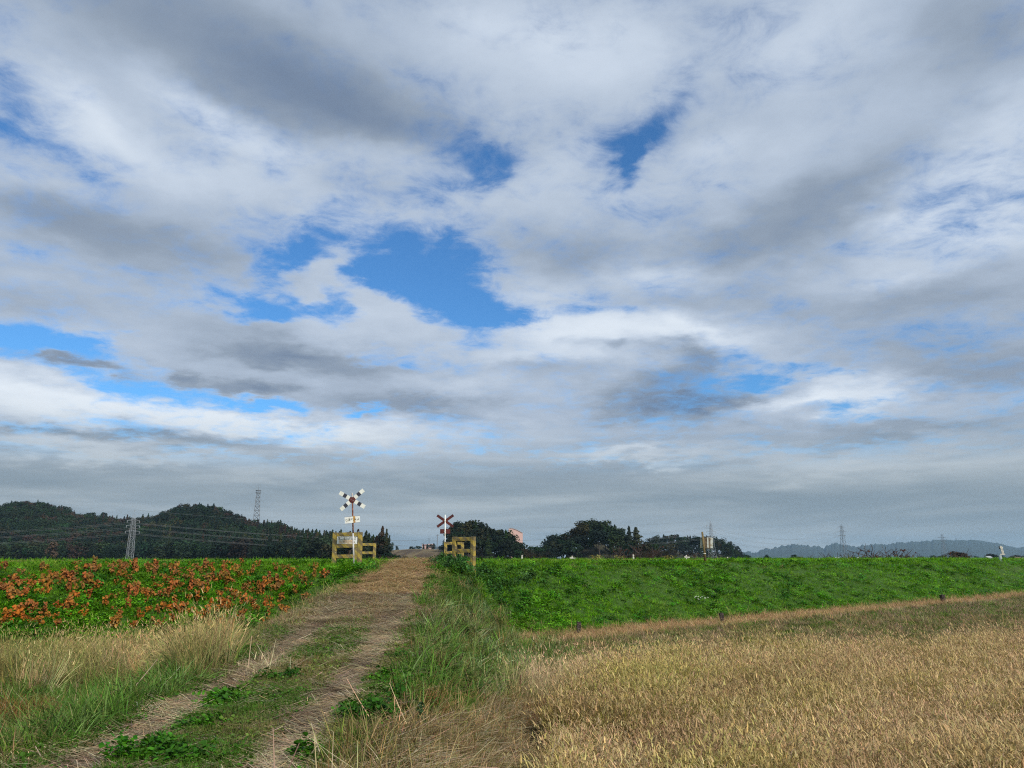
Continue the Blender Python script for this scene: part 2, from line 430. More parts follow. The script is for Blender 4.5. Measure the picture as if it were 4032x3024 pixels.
def zones(x, y, h):
    """weights of each ground cover at a place"""
    u, v = to_uv(x, y, h)
    s, t = rail_st(x, y)
    n1 = fbm(x, y, 0.8, 4, 21); n2 = fbm(x, y, 2.6, 3, 31); n3 = fbm(x, y, 0.28, 3, 41)
    j = (n2 - 0.5)
    c = path_c(y); w = path_w(y); dx = x - c
    z = {}
    inp = (np.abs(dx) < w + 0.25 + j * 0.8) & (y < 46) & (y > -2)
    rut = np.exp(-((np.abs(dx + 0.0) - 0.74 + j * 0.25) / np.interp(y, [6, 30], [0.30, 0.42])) ** 2) * inp
    rice = inpoly(u + j * 70, v + j * 50, Z_RICE) & (s < -5) & (y > 6)
    tall = inpoly(u + j * 90, v + j * 70, Z_TALL) & (dx > 0)
    straw = inpoly(u + j * 120, v + j * 90, Z_STRAW) & (dx > w) & (y > 3.5)
    tan = inpoly(u + j * 90, v + j * 50, Z_TAN) & (dx < -w) & (s < -0.5)
    long_ = inpoly(u + j * 90, v + j * 50, Z_LONG) & (dx < -w) & (s < -0.5)
    leafy = ell(u + j * 60, v + j * 40, LEAFY) * (y < 24)
    reddy = ell(u, v, REDDY) * (y < 24); pale = ell(u, v, PALE) * (y < 24)
    toe = sst(-2.7, -1.9, s + (n1 - .5) * 1.2) * (1 - sst(-.3, .2, s + (n2 - .5) * .6)) * (x > 0.2)
    slope = (s > -0.15 + j * 0.5) & (s < 30) & (~inp)
    z.update(u=u, v=v, s=s, t=t, dx=dx, n1=n1, n2=n2, n3=n3, path=inp, rut=rut, rice=rice, tall=tall & ~inp, straw=straw & ~tall & ~rice, tan=tan, long=long_ & ~tan, leafy=leafy, reddy=reddy, pale=pale, toe=toe, slope=slope)
    z['ivy'] = ell(u, v, [(1790, 2235, 90, 28), (1880, 2270, 110, 40), (1720, 2222, 50, 16), (2060, 2290, 110, 50), (1960, 2330, 90, 40)]) * (y < 60)
    z['field'] = (~inp) & (~rice) & (~z['tall']) & (~z['straw']) & (~tan) & (~z['long']) & (~slope)
    return z

# colours (real-world base colours, linear)
C_SOIL = np.array((0.085, 0.055, 0.040)); C_DIRT = np.array((0.22, 0.170, 0.130)); C_STRAW = np.array((0.33, 0.235, 0.125))
C_THATCH = np.array((0.19, 0.125, 0.065)); C_GREEN = np.array((0.055, 0.115, 0.022)); C_DKGREEN = np.array((0.03, 0.062, 0.016))
C_RICE = np.array((0.35, 0.25, 0.115)); C_GREY = np.array((0.19, 0.17, 0.15)); C_RED = np.array((0.15, 0.062, 0.030))
def ground_col(x, y, h):
    z = zones(x, y, h)
    m = lambda a, b, k: a + (b - a) * np.clip(k, 0, 1)[..., None]
    col = np.zeros(np.asarray(x).shape + (3,)) + C_DKGREEN
    col = m(col, C_THATCH * 0.75, sst(0.42, 0.6, z['n2']))
    z['verge'] = (z['field'] & (z['dx'] > 0) & (x < 2.2) & (y < 36)) * 1.0
    col = m(col, C_DKGREEN, z['verge'])
    col = m(col, C_GREEN * 0.7, z['slope'] * 1.0)
    col = m(col, C_THATCH * 0.55, z['rice'] * 1.0)
    col = m(col, C_THATCH * 0.8, (z['tan'] | z['straw']) * 0.9)
    col = m(col, C_DKGREEN, (z['tall'] | z['long']) * 0.9)
    col = m(col, C_STRAW * 0.8, z['toe'])
    col = m(col, C_RED * 0.7, z['reddy'] * 0.8)
    p = m(C_THATCH + 0 * col, C_STRAW * 0.9, sst(0.35, 0.65, z['n2']))
    p = m(p, C_DKGREEN, z['leafy'] * 1.2)
    p = m(p, m(C_DIRT + 0 * col, C_SOIL, sst(0.5, 0.7, z['n2'])), z['rut'] * sst(26, 12, y))
    p = m(p, C_GREY, z['rut'] * (z['dx'] > 0) * sst(15, 18, y) * sst(31, 26, y) * sst(0.4, 0.55, z['n1']))
    col = m(col, p, z['path'] * 1.0)
    far = sst(60, 140, y)
    col = m(col, np.array((0.075, 0.085, 0.035)) + 0.05 * (z['n3'][..., None] - 0.5), far)
    lev = (h > 0.6) * sst(240, 260, y)
    lc = m(np.array((0.150, 0.120, 0.068)) + 0 * col, np.array((0.062, 0.048, 0.036)), sst(0.35, 0.6, z['n3'] + 0.25 * (5.5 - h) / 3))
    col = m(col, lc, lev)
    return np.clip(col, 0.004, 1)

def grid_mesh(name, xs, ys, hfun, colfun, mat, smooth=True):
    X, Y = np.meshgrid(xs, ys); H = hfun(X, Y)
    nx, ny = len(xs), len(ys)
    co = np.stack([X, Y, H], -1).reshape(-1, 3)
    i = np.arange(nx * ny).reshape(ny, nx)
    q = np.stack([i[:-1, :-1], i[:-1, 1:], i[1:, 1:], i[1:, :-1]], -1).reshape(-1, 4)
    me = bpy.data.meshes.new(name)
    me.vertices.add(len(co)); me.vertices.foreach_set('co', co.ravel())
    me.loops.add(q.size); me.loops.foreach_set('vertex_index', q.ravel().astype(np.int32))
    me.polygons.add(len(q)); me.polygons.foreach_set('loop_start', np.arange(0, q.size, 4, dtype=np.int32))
    try: me.polygons.foreach_set('loop_total', np.full(len(q), 4, dtype=np.int32))
    except Exception: pass
    me.update(calc_edges=True)
    if colfun is not None:
        c = np.ones((len(co), 4)); c[:, :3] = colfun(X, Y, H).reshape(-1, 3)
        a = me.color_attributes.new('cover', 'FLOAT_COLOR', 'POINT'); a.data.foreach_set('color', c.ravel())
    me.materials.append(mat)
    if smooth: me.shade_smooth()
    o = bpy.data.objects.new(name, me); COL.objects.link(o)
    return o
def ground_material():
    m, n, p = mat_new('ground_cover')
    a = n.add('ShaderNodeAttribute', attribute_type='GEOMETRY', attribute_name='cover')
    tc = n.add('ShaderNodeTexCoord').outputs['Object']
    f = n.noise(tc, 9.0, 6, 0.7); g = n.noise(tc, 45.0, 4, 0.7)
    k = n.math('MULTIPLY', n.ramp(f, 0.25, 0.75, 0.6, 1.45), n.ramp(g, 0.25, 0.75, 0.55, 1.5))
    c = n.scale(a.outputs['Color'], k)
    n.l.new(c, p.inputs['Base Color']); p.inputs['Roughness'].default_value = 0.95; p.inputs['Specular IOR Level'].default_value = 0.1
    b = n.add('ShaderNodeBump'); b.inputs['Strength'].default_value = 0.8; b.inputs['Distance'].default_value = 0.03
    n.l.new(n.math('ADD', f, n.math('MULTIPLY', g, 0.5)), b.inputs['Height']); n.l.new(b.outputs[0], p.inputs['Normal'])
    return m
M_GROUND = ground_material()
def axis(lo, hi, step, far):
    core = list(np.arange(lo, hi + 1e-6, step)); st = step; a = core[-1]; b = core[0]; up = []; dn = []
    while a < far: st *= 1.12; a += st; up.append(a)
    st = step
    while b > -far: st *= 1.12; b -= st; dn.append(b)
    return np.array(dn[::-1] + core + up)
g = grid_mesh('ground', axis(-26, 40, 0.2, 6500), axis(2, 60, 0.2, 6500), hf, ground_col, M_GROUND)
tag(g, kind='structure')
# the mown track over the crossing, a sheet of its own just above the ground
def path_strip():
    ys = np.arange(3.0, 50.0, 0.15); m = 16; vs = []; cs = []
    for y in ys:
        c = float(path_c(y)); w = float(path_w(y)) + 0.05
        k = np.linspace(-1, 1, m + 1) * (w + (vnoise(y * 2.0, 3.3, 8) - 0.5) * 0.25)
        for q in k: vs.append((c + q, y))
    vs = np.array(vs); h = hf(vs[:, 0], vs[:, 1]) + 0.012
    edge = np.tile(np.r_[1, np.zeros(m - 1), 1], len(ys)); h = h - edge * 0.05
    me = bpy.data.meshes.new('path'); F = []
    for i in range(len(ys) - 1):
        for k in range(m):
            a = i * (m + 1) + k; F.append((a, a + 1, a + m + 2, a + m + 1))
    me.from_pydata([(a[0], a[1], z) for a, z in zip(vs, h)], [], F)
    c = np.ones((len(vs), 4)); c[:, :3] = ground_col(vs[:, 0], vs[:, 1], h)
    at_ = me.color_attributes.new('cover', 'FLOAT_COLOR', 'POINT'); at_.data.foreach_set('color', c.ravel())
    me.materials.append(M_GROUND); me.shade_smooth()
    o = bpy.data.objects.new('path', me); COL.objects.link(o); tag(o, kind='structure')
path_strip()

# ------------------------------------------------------------------ ground plants: shapes
def blade(mb, base, az, L, w, lean, curl, col, seg=4, tip=0.1, col2=None):
    """an arching grass blade; lean = start angle from upright, curl = added bend"""
    p = Vector(base); th = lean; d = Vector((math.cos(az), math.sin(az), 0)); side = Vector((-math.sin(az), math.cos(az), 0))
    tw = random.uniform(-.6, .6); side = (side + d * tw * .4).normalized()
    i = len(mb.v)
    for k in range(seg + 1):
        f = k / seg; ww = w * (1 - (1 - tip) * f ** 1.6) * .5
        mb.v += [tuple(p - side * ww), tuple(p + side * ww)]; cc = col if col2 is None else tuple(a_ + (b_ - a_) * f for a_, b_ in zip(col, col2)); mb.c += [cc, cc]
        p = p + (d * math.sin(th) + Vector((0, 0, math.cos(th)))) * (L / seg)
        th += curl / seg
    for k in range(seg):
        a = i + 2 * k; mb.f.append((a, a + 1, a + 3, a + 2))
    return p, th
def jit(c, a=0.2):
    k = 1 + random.uniform(-a, a)
    return tuple(max(0.0, x * k * (1 + random.uniform(-a * .3, a * .3))) for x in c)
def leaf(mb, c, nrm, size, col, spin, fold=0.15, round_=True):
    nrm = Vector(nrm).normalized(); q = nrm.to_track_quat('Z', 'Y')
    pts = [(-.1, -.5), (-.48, -.2), (-.42, .25), (0, .55), (.42, .25), (.48, -.2), (.1, -.5)] if round_ else [(0, -.5), (-.2, -.1), (-.16, .2), (0, .6), (.16, .2), (.2, -.1)]
    ca, sa = math.cos(spin), math.sin(spin); P = []
    for a, b in pts:
        zz = abs(a) * fold * 2
        P.append(Vector(c) + q @ Vector(((a * ca - b * sa) * size, (a * sa + b * ca) * size, zz * size)))
    i = len(mb.v); m = len(P)
    mb.v += [tuple(x) for x in P] + [tuple(Vector(c) - nrm * size * 0.05)]
    mb.c += [col] * (m + 1)
    for k in range(m): mb.f.append((i + k, i + (k + 1) % m, i + m))
H = (0.5, 0.5, 0.5)
def protos(tagname, n, fn, mat):
    c = bpy.data.collections.new('shapes_' + tagname)
    for i in range(n):
        mb = MB(); fn(mb, i)
        o = bpy.data.objects.new('%s_shape_%02d' % (tagname, i), mb.mesh(tagname + '_shape', mat)); c.objects.link(o)
    return c
rr = random.uniform
def p_stalk(mb, i):
    for k in range(4):
        blade(mb, (rr(-.2, .2), rr(-.2, .2), rr(.02, .12)), rr(0, 6.28), rr(.22, .60), rr(.005, .010), rr(.9, 1.5), rr(-.15, .5), jit((.5, .5, .5), .3), 4, .5)
def p_rice(mb, i):
    for k in range(24):
        a = rr(0, 6.28); r = rr(0, .09); g = random.random()
        stem = (.40, .46, .20) if g < .25 else ((.50, .46, .36) if g < .75 else (.36, .30, .22))
        low = (.30, .34, .14) if g < .6 else (.34, .27, .20)
        p, th = blade(mb, (math.cos(a) * r, math.sin(a) * r, 0), a + rr(-1, 1), rr(.38, .80), rr(.005, .010), rr(0, .20), rr(.0, .45), jit(low, .25), 3, .6, jit(stem, .25))
        if random.random() < .62:
            mb_c = jit((.56, .50, .43), .25)
            blade(mb, p, a + rr(-1.2, 1.2), rr(.05, .14), rr(.007, .013), th, rr(.4, 2.6), mb_c, 3, .25)
        if random.random() < .22:
            blade(mb, p * .6, a + rr(-2, 2), rr(.15, .3), rr(.006, .010), rr(.4, 1.1), rr(.4, 1.5), jit((.50, .44, .36), .3), 3, .2)
def p_tall(mb, i):
    for k in range(18):
        a = rr(0, 6.28); r = rr(0, .16); g = random.random()
        c = (.50, .52, .48) if g < .75 else ((.66, .62, .70) if g < .9 else (.9, .62, .9))
        blade(mb, (math.cos(a) * r, math.sin(a) * r, 0), a + rr(-1.6, 1.6), rr(.18, .66), rr(.010, .022), rr(.05, .8), rr(.2, 2.3), jit(c, .4), 4, .12)
def p_short(mb, i):
    for k in range(26):
        a = rr(0, 6.28); r = rr(0, .13); g = random.random()
        c = (.5, .5, .5) if g < .7 else (.85, .60, .95)
        blade(mb, (math.cos(a) * r, math.sin(a) * r, 0), a + rr(-1, 1), rr(.05, .17), rr(.005, .009), rr(.1, .8), rr(.3, 1.4), jit(c, .3), 3, .15)
def p_straw(mb, i):
    for k in range(26):
        a = rr(0, 6.28); r = rr(0, .28)
        z0 = rr(.0, .035)
        blade(mb, (math.cos(a) * r, math.sin(a) * r, z0), rr(-.55, .55) + (math.pi if random.random() < .5 else 0) + (rr(-1.5, 1.5) if random.random() < .3 else 0), rr(.06, .30), rr(.004, .010), rr(1.35, 1.58), rr(-.25, .3), jit((.5, .5, .5), .45), 2, .7)
def p_mess(mb, i):
    for k in range(22):
        a = rr(0, 6.28); r = rr(0, .24); g = random.random()
        c = (.5, .5, .5) if g < .8 else (.30, .42, .26)
        blade(mb, (math.cos(a) * r, math.sin(a) * r, rr(0, .05)), rr(0, 6.28), rr(.12, .50), rr(.005, .012), rr(.5, 1.5), rr(-.3, 1.3), jit(c, .4), 3, .3)
def p_leafy(mb, i):
    for k in range(34):
        a = rr(0, 6.28); r = .24 * math.sqrt(random.random()); h = rr(.02, .13) * (1 - r * 1.5)
        leaf(mb, (math.cos(a) * r, math.sin(a) * r, h), (rr(-.6, .6), rr(-.8, .4), 1), rr(.022, .060), jit((.5, .5, .5), .35), rr(0, 6.28))
def p_weed(mb, i):
    for k in range(12):
        a = rr(0, 6.28); hh = rr(.10, .26); r = rr(.02, .16)
        top = (math.cos(a) * r, math.sin(a) * r, hh)
        blade(mb, (0, 0, 0), a, hh, .005, r / hh, 0, jit((.5, .45, .4), .2), 1, .6)
        for q in range(5):
            leaf(mb, (top[0] + rr(-.05, .05), top[1] + rr(-.05, .05), hh * rr(.5, 1.05)), (rr(-.8, .8), rr(-.8, .8), 1), rr(.03, .065), jit((.5, .5, .5), .35), rr(0, 6.28), .2, random.random() < .5)
def p_tan(mb, i):
    for k in range(24):
        a = rr(0, 6.28); r = rr(0, .13); g = random.random()
        c = (.52, .48, .46) if g < .7 else (.34, .45, .30)
        p, th = blade(mb, (math.cos(a) * r, math.sin(a) * r, 0), a + rr(-1, 1), rr(.4, .85), rr(.006, .011), rr(.03, .35), rr(.1, 1.0), jit(c, .25), 4, .35)
        if random.random() < .5: blade(mb, p, a, rr(.06, .15), .013, th, rr(.2, 1), jit((.60, .52, .50), .2), 2, .2)
PC = {
    'rice': protos('rice', 7, p_rice, M_PLANT), 'tall': protos('tall_grass', 6, p_tall, M_PLANT), 'short': protos('short_grass', 6, p_short, M_PLANT),
    'straw': protos('straw', 6, p_straw, M_PLANT), 'mess': protos('dry_litter', 6, p_mess, M_PLANT), 'leafy': protos('leaf_mat', 6, p_leafy, M_LEAF),
    'stalk': protos('long_stalk', 5, p_stalk, M_PLANT), 'weed': protos('weed', 6, p_weed, M_LEAF), 'tan': protos('tan_grass', 6, p_tan, M_PLANT),
}
NPR = {k: len(c.objects) for k, c in PC.items()}

def scatter_tree():
    t = bpy.data.node_groups.new('scatter', 'GeometryNodeTree')
    t.interface.new_socket('Geometry', in_out='INPUT', socket_type='NodeSocketGeometry')
    t.interface.new_socket('Shapes', in_out='INPUT', socket_type='NodeSocketCollection')
    t.interface.new_socket('Geometry', in_out='OUTPUT', socket_type='NodeSocketGeometry')
    gi = t.nodes.new('NodeGroupInput'); go = t.nodes.new('NodeGroupOutput')
    ci = t.nodes.new('GeometryNodeCollectionInfo'); ci.inputs['Separate Children'].default_value = True; ci.inputs['Reset Children'].default_value = True
    ip = t.nodes.new('GeometryNodeInstanceOnPoints'); ip.inputs['Pick Instance'].default_value = True
    def na(nm, ty):
        a = t.nodes.new('GeometryNodeInputNamedAttribute'); a.data_type = ty; a.inputs['Name'].default_value = nm; return a.outputs['Attribute']
    t.links.new(gi.outputs[1], ci.inputs[0]); t.links.new(gi.outputs[0], ip.inputs['Points']); t.links.new(ci.outputs[0], ip.inputs['Instance'])
    t.links.new(na('which', 'INT'), ip.inputs['Instance Index'])
    e2r = t.nodes.new('FunctionNodeEulerToRotation'); t.links.new(na('turn', 'FLOAT_VECTOR'), e2r.inputs[0]); t.links.new(e2r.outputs[0], ip.inputs['Rotation'])
    t.links.new(na('size', 'FLOAT_VECTOR'), ip.inputs['Scale'])
    t.links.new(ip.outputs[0], go.inputs[0])
    return t
SC_TREE = scatter_tree()
def scatter(name, coll, pts, size, turn, tint, which=None, kind='stuff'):
    n = len(pts)
    me = bpy.data.meshes.new(name); me.vertices.add(n); me.vertices.foreach_set('co', np.asarray(pts, float).ravel())
    def attr(nm, ty, arr, key):
        a = me.attributes.new(nm, ty, 'POINT'); a.data.foreach_set(key, np.ascontiguousarray(arr).ravel())
    if which is None: which = rng.integers(0, len(coll.objects), n)
    if size.ndim == 1: size = np.repeat(size[:, None], 3, 1)
    attr('which', 'INT', which.astype(np.int32), 'value'); attr('turn', 'FLOAT_VECTOR', turn, 'vector'); attr('size', 'FLOAT_VECTOR', size, 'vector')
    c4 = np.ones((n, 4)); c4[:, :3] = np.clip(tint, 0.002, 1); attr('tint', 'FLOAT_COLOR', c4, 'color')
    me.update()
    o = bpy.data.objects.new(name, me); COL.objects.link(o)
    md = o.modifiers.new('scatter', 'NODES'); md.node_group = SC_TREE
    md[[i.identifier for i in SC_TREE.interface.items_tree if i.name == 'Shapes'][0]] = coll
    tag(o, kind=kind)
    return o

# ------------------------------------------------------------------ where they grow
def candidates(n, y0, y1, power=1.0):
    """points over the ground in front, thinning with distance"""
    uu = rng.random(n)
    if power == 1.0: y = y0 * (y1 / y0) ** uu
    else:
        a = 1 - power; y = (y0 ** a + uu * (y1 ** a - y0 ** a)) ** (1 / a)
    x = (rng.random(n) * 2 - 1) * (0.74 * y + 2.0)
    return x, y
def place(x, y, keep, z):
    k = keep
    return x[k], y[k], {a: (b[k] if isinstance(b, np.ndarray) and b.shape == keep.shape else b) for a, b in z.items()}
def turns(n, tilt=0.15):
    return np.stack([rng.normal(0, tilt, n), rng.normal(0, tilt, n), rng.random(n) * 6.283], -1)
def pts3(x, y, dz=0.0): return np.stack([x, y, hf(x, y) + dz], -1)
def vary(col, n, a=0.18):
    return np.asarray(col)[None, :] * (1 + rng.normal(0, a, (n, 1))) * (1 + rng.normal(0, a * .35, (n, 3)))
def blend(a, b, k): return a + (b - a) * np.clip(k, 0, 1)[:, None]
T_RICE = (0.455, 0.375, 0.220); T_RICEG = (0.34, 0.33, 0.11); T_TALL = (0.075, 0.140, 0.024); T_SHORT = (0.064, 0.135, 0.013)
T_STRAW = (0.46, 0.37, 0.22); T_MESS = (0.20, 0.145, 0.060); T_LEAF = (0.062, 0.205, 0.008); T_TAN = (0.40, 0.33, 0.16); T_GSLOPE = (0.105, 0.290, 0.008)

def grow():
    # rice ------------------------------------------------
    x, y = candidates(170000, 7.0, 75.0, 1.25); z = zones(x, y, hf(x, y))
    keep = z['rice'] & (rng.random(len(x)) < 0.34 + .36 * sst(.35, .6, z['n2']))
    x, y, z = place(x, y, keep, z); n = len(x)
    t = blend(vary(T_RICE, n, .26), vary(T_RICEG, n, .22), sst(0.50, 0.66, z['n1']) * 0.75)
    t = blend(t, vary((0.27, 0.20, 0.12), n), sst(0.58, 0.72, fbm(x, y, 0.5, 3, 77)) * 0.8)
    t = blend(t, vary((0.44, 0.34, 0.215), n), sst(2400, 3900, z['u']) * 0.5)
    sz = (0.60 + 0.45 * rng.random(n)) * (0.7 + 0.6 * z['n1']); wd = np.maximum(1, (y / 16) ** 0.35)
    scatter('ripe_rice', PC['rice'], pts3(x, y), np.stack([sz * 1.25 * wd, sz * 1.25 * wd, sz], -1), turns(n, .14), t)
    # tall green grass on the bank -------------------------
    x, y = candidates(90000, 7.0, 45.0, 1.1); z = zones(x, y, hf(x, y))
    keep = (z['tall'] & (rng.random(len(x)) < .30)) | (z['long'] & (rng.random(len(x)) < .28)) | (z['tan'] & (rng.random(len(x)) < .16)) | (z['field'] & (y < 32) & (z['dx'] > 0) & (x < 2) & (rng.random(len(x)) < .16))
    x, y, z = place(x, y, keep, z); n = len(x)
    t = blend(vary(T_TALL, n, .35), vary((0.24, 0.25, 0.11), n, .3), sst(.5, .7, z['n2']) * .6)
    t = blend(t, vary((0.22, 0.30, 0.13), n, .2), (rng.random(n) < .11) * .8)
    t = blend(t, vary((0.065, 0.135, 0.020), n), (z['long'] | z['tan'] | z['field']) * .7)
    sz = (0.45 + 0.65 * rng.random(n)) * np.where(z['long'], .85, 1)
    scatter('tall_green_grass', PC['tall'], pts3(x, y), sz, turns(n, .35), t)
    # a few taller tufts that break the line of the bank
    x, y = candidates(26000, 20.0, 110.0, 1.0); z = zones(x, y, hf(x, y))
    keep = z['slope'] & (z['s'] < 9) & (rng.random(len(x)) < np.where(z['s'] > 5.5, .16, .05) * sst(.45, .62, z['n1']))
    x, y, z = place(x, y, keep, z); n = len(x); sz = .35 + .4 * rng.random(n)
    scatter('bank_grass_tufts', PC['tall'], pts3(x, y), np.stack([sz * 1.5, sz * 1.5, sz], -1), turns(n, .3), blend(vary((0.09, 0.20, 0.02), n, .3), vary((0.20, 0.17, 0.07), n, .3), sst(.5, .6, z['n2'])))
    # tan seeding grass at the left ------------------------
    x, y = candidates(60000, 8.0, 40.0, 1.0); z = zones(x, y, hf(x, y))
    keep = (z['tan'] & (rng.random(len(x)) < .25 + .35 * sst(.4, .6, z['n2']))) | (z['pale'] * (z['dx'] > 0) * (~z['path']) > rng.random(len(x)) * 1.2)
    x, y, z = place(x, y, keep, z); n = len(x)
    t = blend(vary(T_TAN, n, .28), vary((0.17, 0.19, 0.06), n, .25), sst(.42, .58, z['n1']) * .8)
    t = blend(t, vary((0.56, 0.45, 0.30), n), z['pale'])
    sz = 0.55 + 0.55 * rng.random(n)
    scatter('tan_seeding_grass', PC['tan'], pts3(x, y), sz, turns(n, .3), t)
    # short grass -----------------------------------------
    x, y = candidates(260000, 4.5, 110.0, 1.2); z = zones(x, y, hf(x, y)); r = rng.random(len(x))
    pd = np.where(z['path'], (1 - z['rut'] * 1.25) * np.where(y < 15, .95, .5) * sst(.28, .5, z['n2'] + .12 * (y < 15)), 0.0)
    pd = np.where(z['field'], .85, pd); pd = np.where(z['slope'] & (z['s'] < 19), .75, pd)
    pd = np.where(z['straw'], .22, pd); pd = np.where(z['long'], .4, pd)
    pd = pd * (1 - 0.97 * z['toe'] * (x > 0)) * (~z['rice'])
    keep = r < pd
    x, y, z = place(x, y, keep, z); n = len(x)
    t = blend(vary(T_SHORT, n), vary((0.19, 0.18, 0.07), n), sst(.40, .62, z['n2']) * .8)
    verge = z['field'] & (z['dx'] > 0) & (x < 2.2) & (y < 36)
    t = blend(t, vary((0.070, 0.150, 0.016), n, .25), verge * .8)
    t = blend(t, vary(T_GSLOPE, n), z['slope'] * (.55 + .6 * z['n3']))
    dry = z['path'] * sst(14, 20, y)
    t = blend(t, vary((0.42, 0.31, 0.15), n), dry * sst(.30, .50, z['n2']) * 1.0)
    fieldr = z['field'] & (z['u'] > 2150) & (z['s'] < 0) & (x > 1.5)
    t = blend(t, vary((0.24, 0.20, 0.10), n), fieldr * sst(.35, .6, z['n2']))
    leftdry = z['field'] & (z['dx'] < 0)
    t = blend(t, vary((0.27, 0.22, 0.11), n), leftdry * sst(.42, .58, z['n1']) * .8)
    sz = (0.75 + 0.6 * rng.random(n)) * np.where(z['path'], .55, 1.0); wd = np.maximum(1, (y / 12) ** .55)
    sz = sz * np.where(fieldr, 1.2, 1)
    scatter('short_grass', PC['short'], pts3(x, y), np.stack([sz * wd, sz * wd, sz * np.where(y > 60, 1.4, 1)], -1), turns(n, .2), t)
    # the mown middle of the track near the camera
    x, y = candidates(60000, 5.0, 17.0, 1.0); x = path_c(y) + (rng.random(len(x)) * 2 - 1) * 2.2; z = zones(x, y, hf(x, y)); r = rng.random(len(x))
    pd = (np.abs(z['dx']) < 1.9) * (1 - z['rut'] * 1.3) * sst(.30, .55, z['n2'] + .10) * np.interp(y, [11, 16], [.85, .3]) * (~z['straw']) * (~z['tall'])
    x, y, z = place(x, y, r < pd, z); n = len(x)
    t = blend(vary((0.055, 0.115, 0.016), n), vary((0.17, 0.15, 0.06), n), sst(.42, .60, z['n1']) * .75)
    kind = rng.random(n) < .35; sz = .45 + .4 * rng.random(n); P = pts3(x, y)
    scatter('mown_grass', PC['short'], P[~kind], sz[~kind], turns((~kind).sum(), .3), t[~kind])
    scatter('small_clover', PC['leafy'], P[kind], sz[kind] * .8, turns(kind.sum(), .2), t[kind] * np.array([.85, 1.15, .6]))
    # leaf mats: path patches and the railway slope -----------
    x, y = candidates(150000, 4.5, 110.0, 1.15); z = zones(x, y, hf(x, y)); r = rng.random(len(x))
    patch = fbm(x, y, 0.55, 3, 61)
    pd = np.where(z['slope'] & (z['s'] < 8.5), .12 + .55 * sst(.40, .56, patch), 0.0)
    pd = np.maximum(pd, z['ivy'] * .9)
    pd = np.maximum(pd, sst(.35, .8, z['leafy'] + .25 * (z['n2'] - .5)) * .75 * (1 - .95 * z['rut']))
    pd = np.maximum(pd, (z['field'] & (z['dx'] > 0) & (y > 13) & (x < 2.2)) * .55 * sst(.35, .6, patch))
    pd = pd * (1 - z['toe'] * (x > 0))
    keep = (r < pd) & ~z['rice']
    x, y, z = place(x, y, keep, z); n = len(x); patch = fbm(x, y, 0.55, 3, 61); p2 = fbm(x, y, 1.4, 3, 91)
    t = blend(vary(T_LEAF, n, .35), vary((0.040, 0.145, 0.010), n, .25), sst(.45, .6, p2))
    t = blend(t, vary((0.120, 0.290, 0.012), n, .2), sst(.55, .68, fbm(x, y, .9, 3, 101)) * .8 * z['slope'])
    t = blend(t, vary((0.030, 0.080, 0.022), n, .3), z['ivy'])
    t = blend(t, vary((0.035, 0.030, 0.022), n, .2), (z['slope'] & (z['n1'] > .70)) * .45)
    t = t * np.where(z['slope'], 1.0, .72)[:, None]
    sz = (0.6 + 0.5 * rng.random(n)) * np.where(z['slope'], 1.15, .85); wd = np.maximum(1, (y / 18) ** .5)
    sz = np.stack([sz * wd, sz * wd, sz * np.where(z['s'] > 5.5, .55, .85) + sz * z['ivy'] * .7], -1)
    pick = rng.random(n) < np.where(z['slope'], .3, .2)
    P = pts3(x, y)
    scatter('leafy_ground_cover', PC['leafy'], P[~pick], sz[~pick], turns((~pick).sum(), .25), t[~pick])
    scatter('leafy_weeds', PC['weed'], P[pick], sz[pick] * 1.05, turns(pick.sum(), .25), t[pick])
    # straw on the track ------------------------------------
    x, y = candidates(110000, 4.0, 48.0, 1.0); z = zones(x, y, hf(x, y)); r = rng.random(len(x))
    pd = z['path'] * (.22 + .9 * z['rut'] + .8 * sst(13, 20, y)) * (1 - .7 * z['leafy'])
    pd = np.maximum(pd, z['toe'] * (x > 0) * (y < 60)); pd = np.maximum(pd, z['straw'] * .8)
    keep = r < pd
    x, y, z = place(x, y, keep, z); n = len(x)
    t = blend(vary(T_STRAW, n, .22), vary((0.17, 0.115, 0.075), n), sst(.45, .65, z['n2']) * .8)
    t = blend(t, vary((0.50, 0.35, 0.17), n), (z['toe'] > .3) | (y > 22))
    sz = (0.7 + .5 * rng.random(n)) * np.maximum(1, (y / 12) ** .5)
    tn = turns(n, .05); tn[:, 2] = rng.normal(0, .35, n) + np.where(z['path'], 0.0, 1.0) * rng.random(n) * 6
    scatter('fallen_straw', PC['straw'], pts3(x, y, .01), sz, tn, t)
    # dry litter --------------------------------------------
    x, y = candidates(110000, 4.0, 95.0, 1.0); z = zones(x, y, hf(x, y)); r = rng.random(len(x))
    pd = z['straw'] * (.45 + .5 * sst(.4, .6, z['n2'])) + z['toe'] * (x > 0) * 1.0 + z['reddy'] * .9 + z['pale'] * .6 + z['tall'] * .12 + z['tan'] * .25 + z['long'] * .1
    pd = np.maximum(pd, (z['field'] & (y < 40)) * (.28 * sst(.4, .6, z['n2'])) * np.where((z['dx'] > 0) & (x < 2.2), .35, 1))
    pd = np.maximum(pd, z['path'] * sst(12, 20, y) * .6 * (1 - z['rut']))
    keep = (r < pd) & ~z['rice']
    x, y, z = place(x, y, keep, z); n = len(x)
    t = blend(vary(T_MESS, n, .25), vary((0.35, 0.26, 0.125), n, .3), sst(.48, .6, z['n2']) * .8)
    t = blend(t, vary((0.20, 0.085, 0.030), n), z['reddy'] * .95)
    t = blend(t, vary((0.58, 0.46, 0.31), n), z['pale'])
    t = blend(t, vary((0.45, 0.29, 0.15), n), (z['toe'] > .25) * .9)
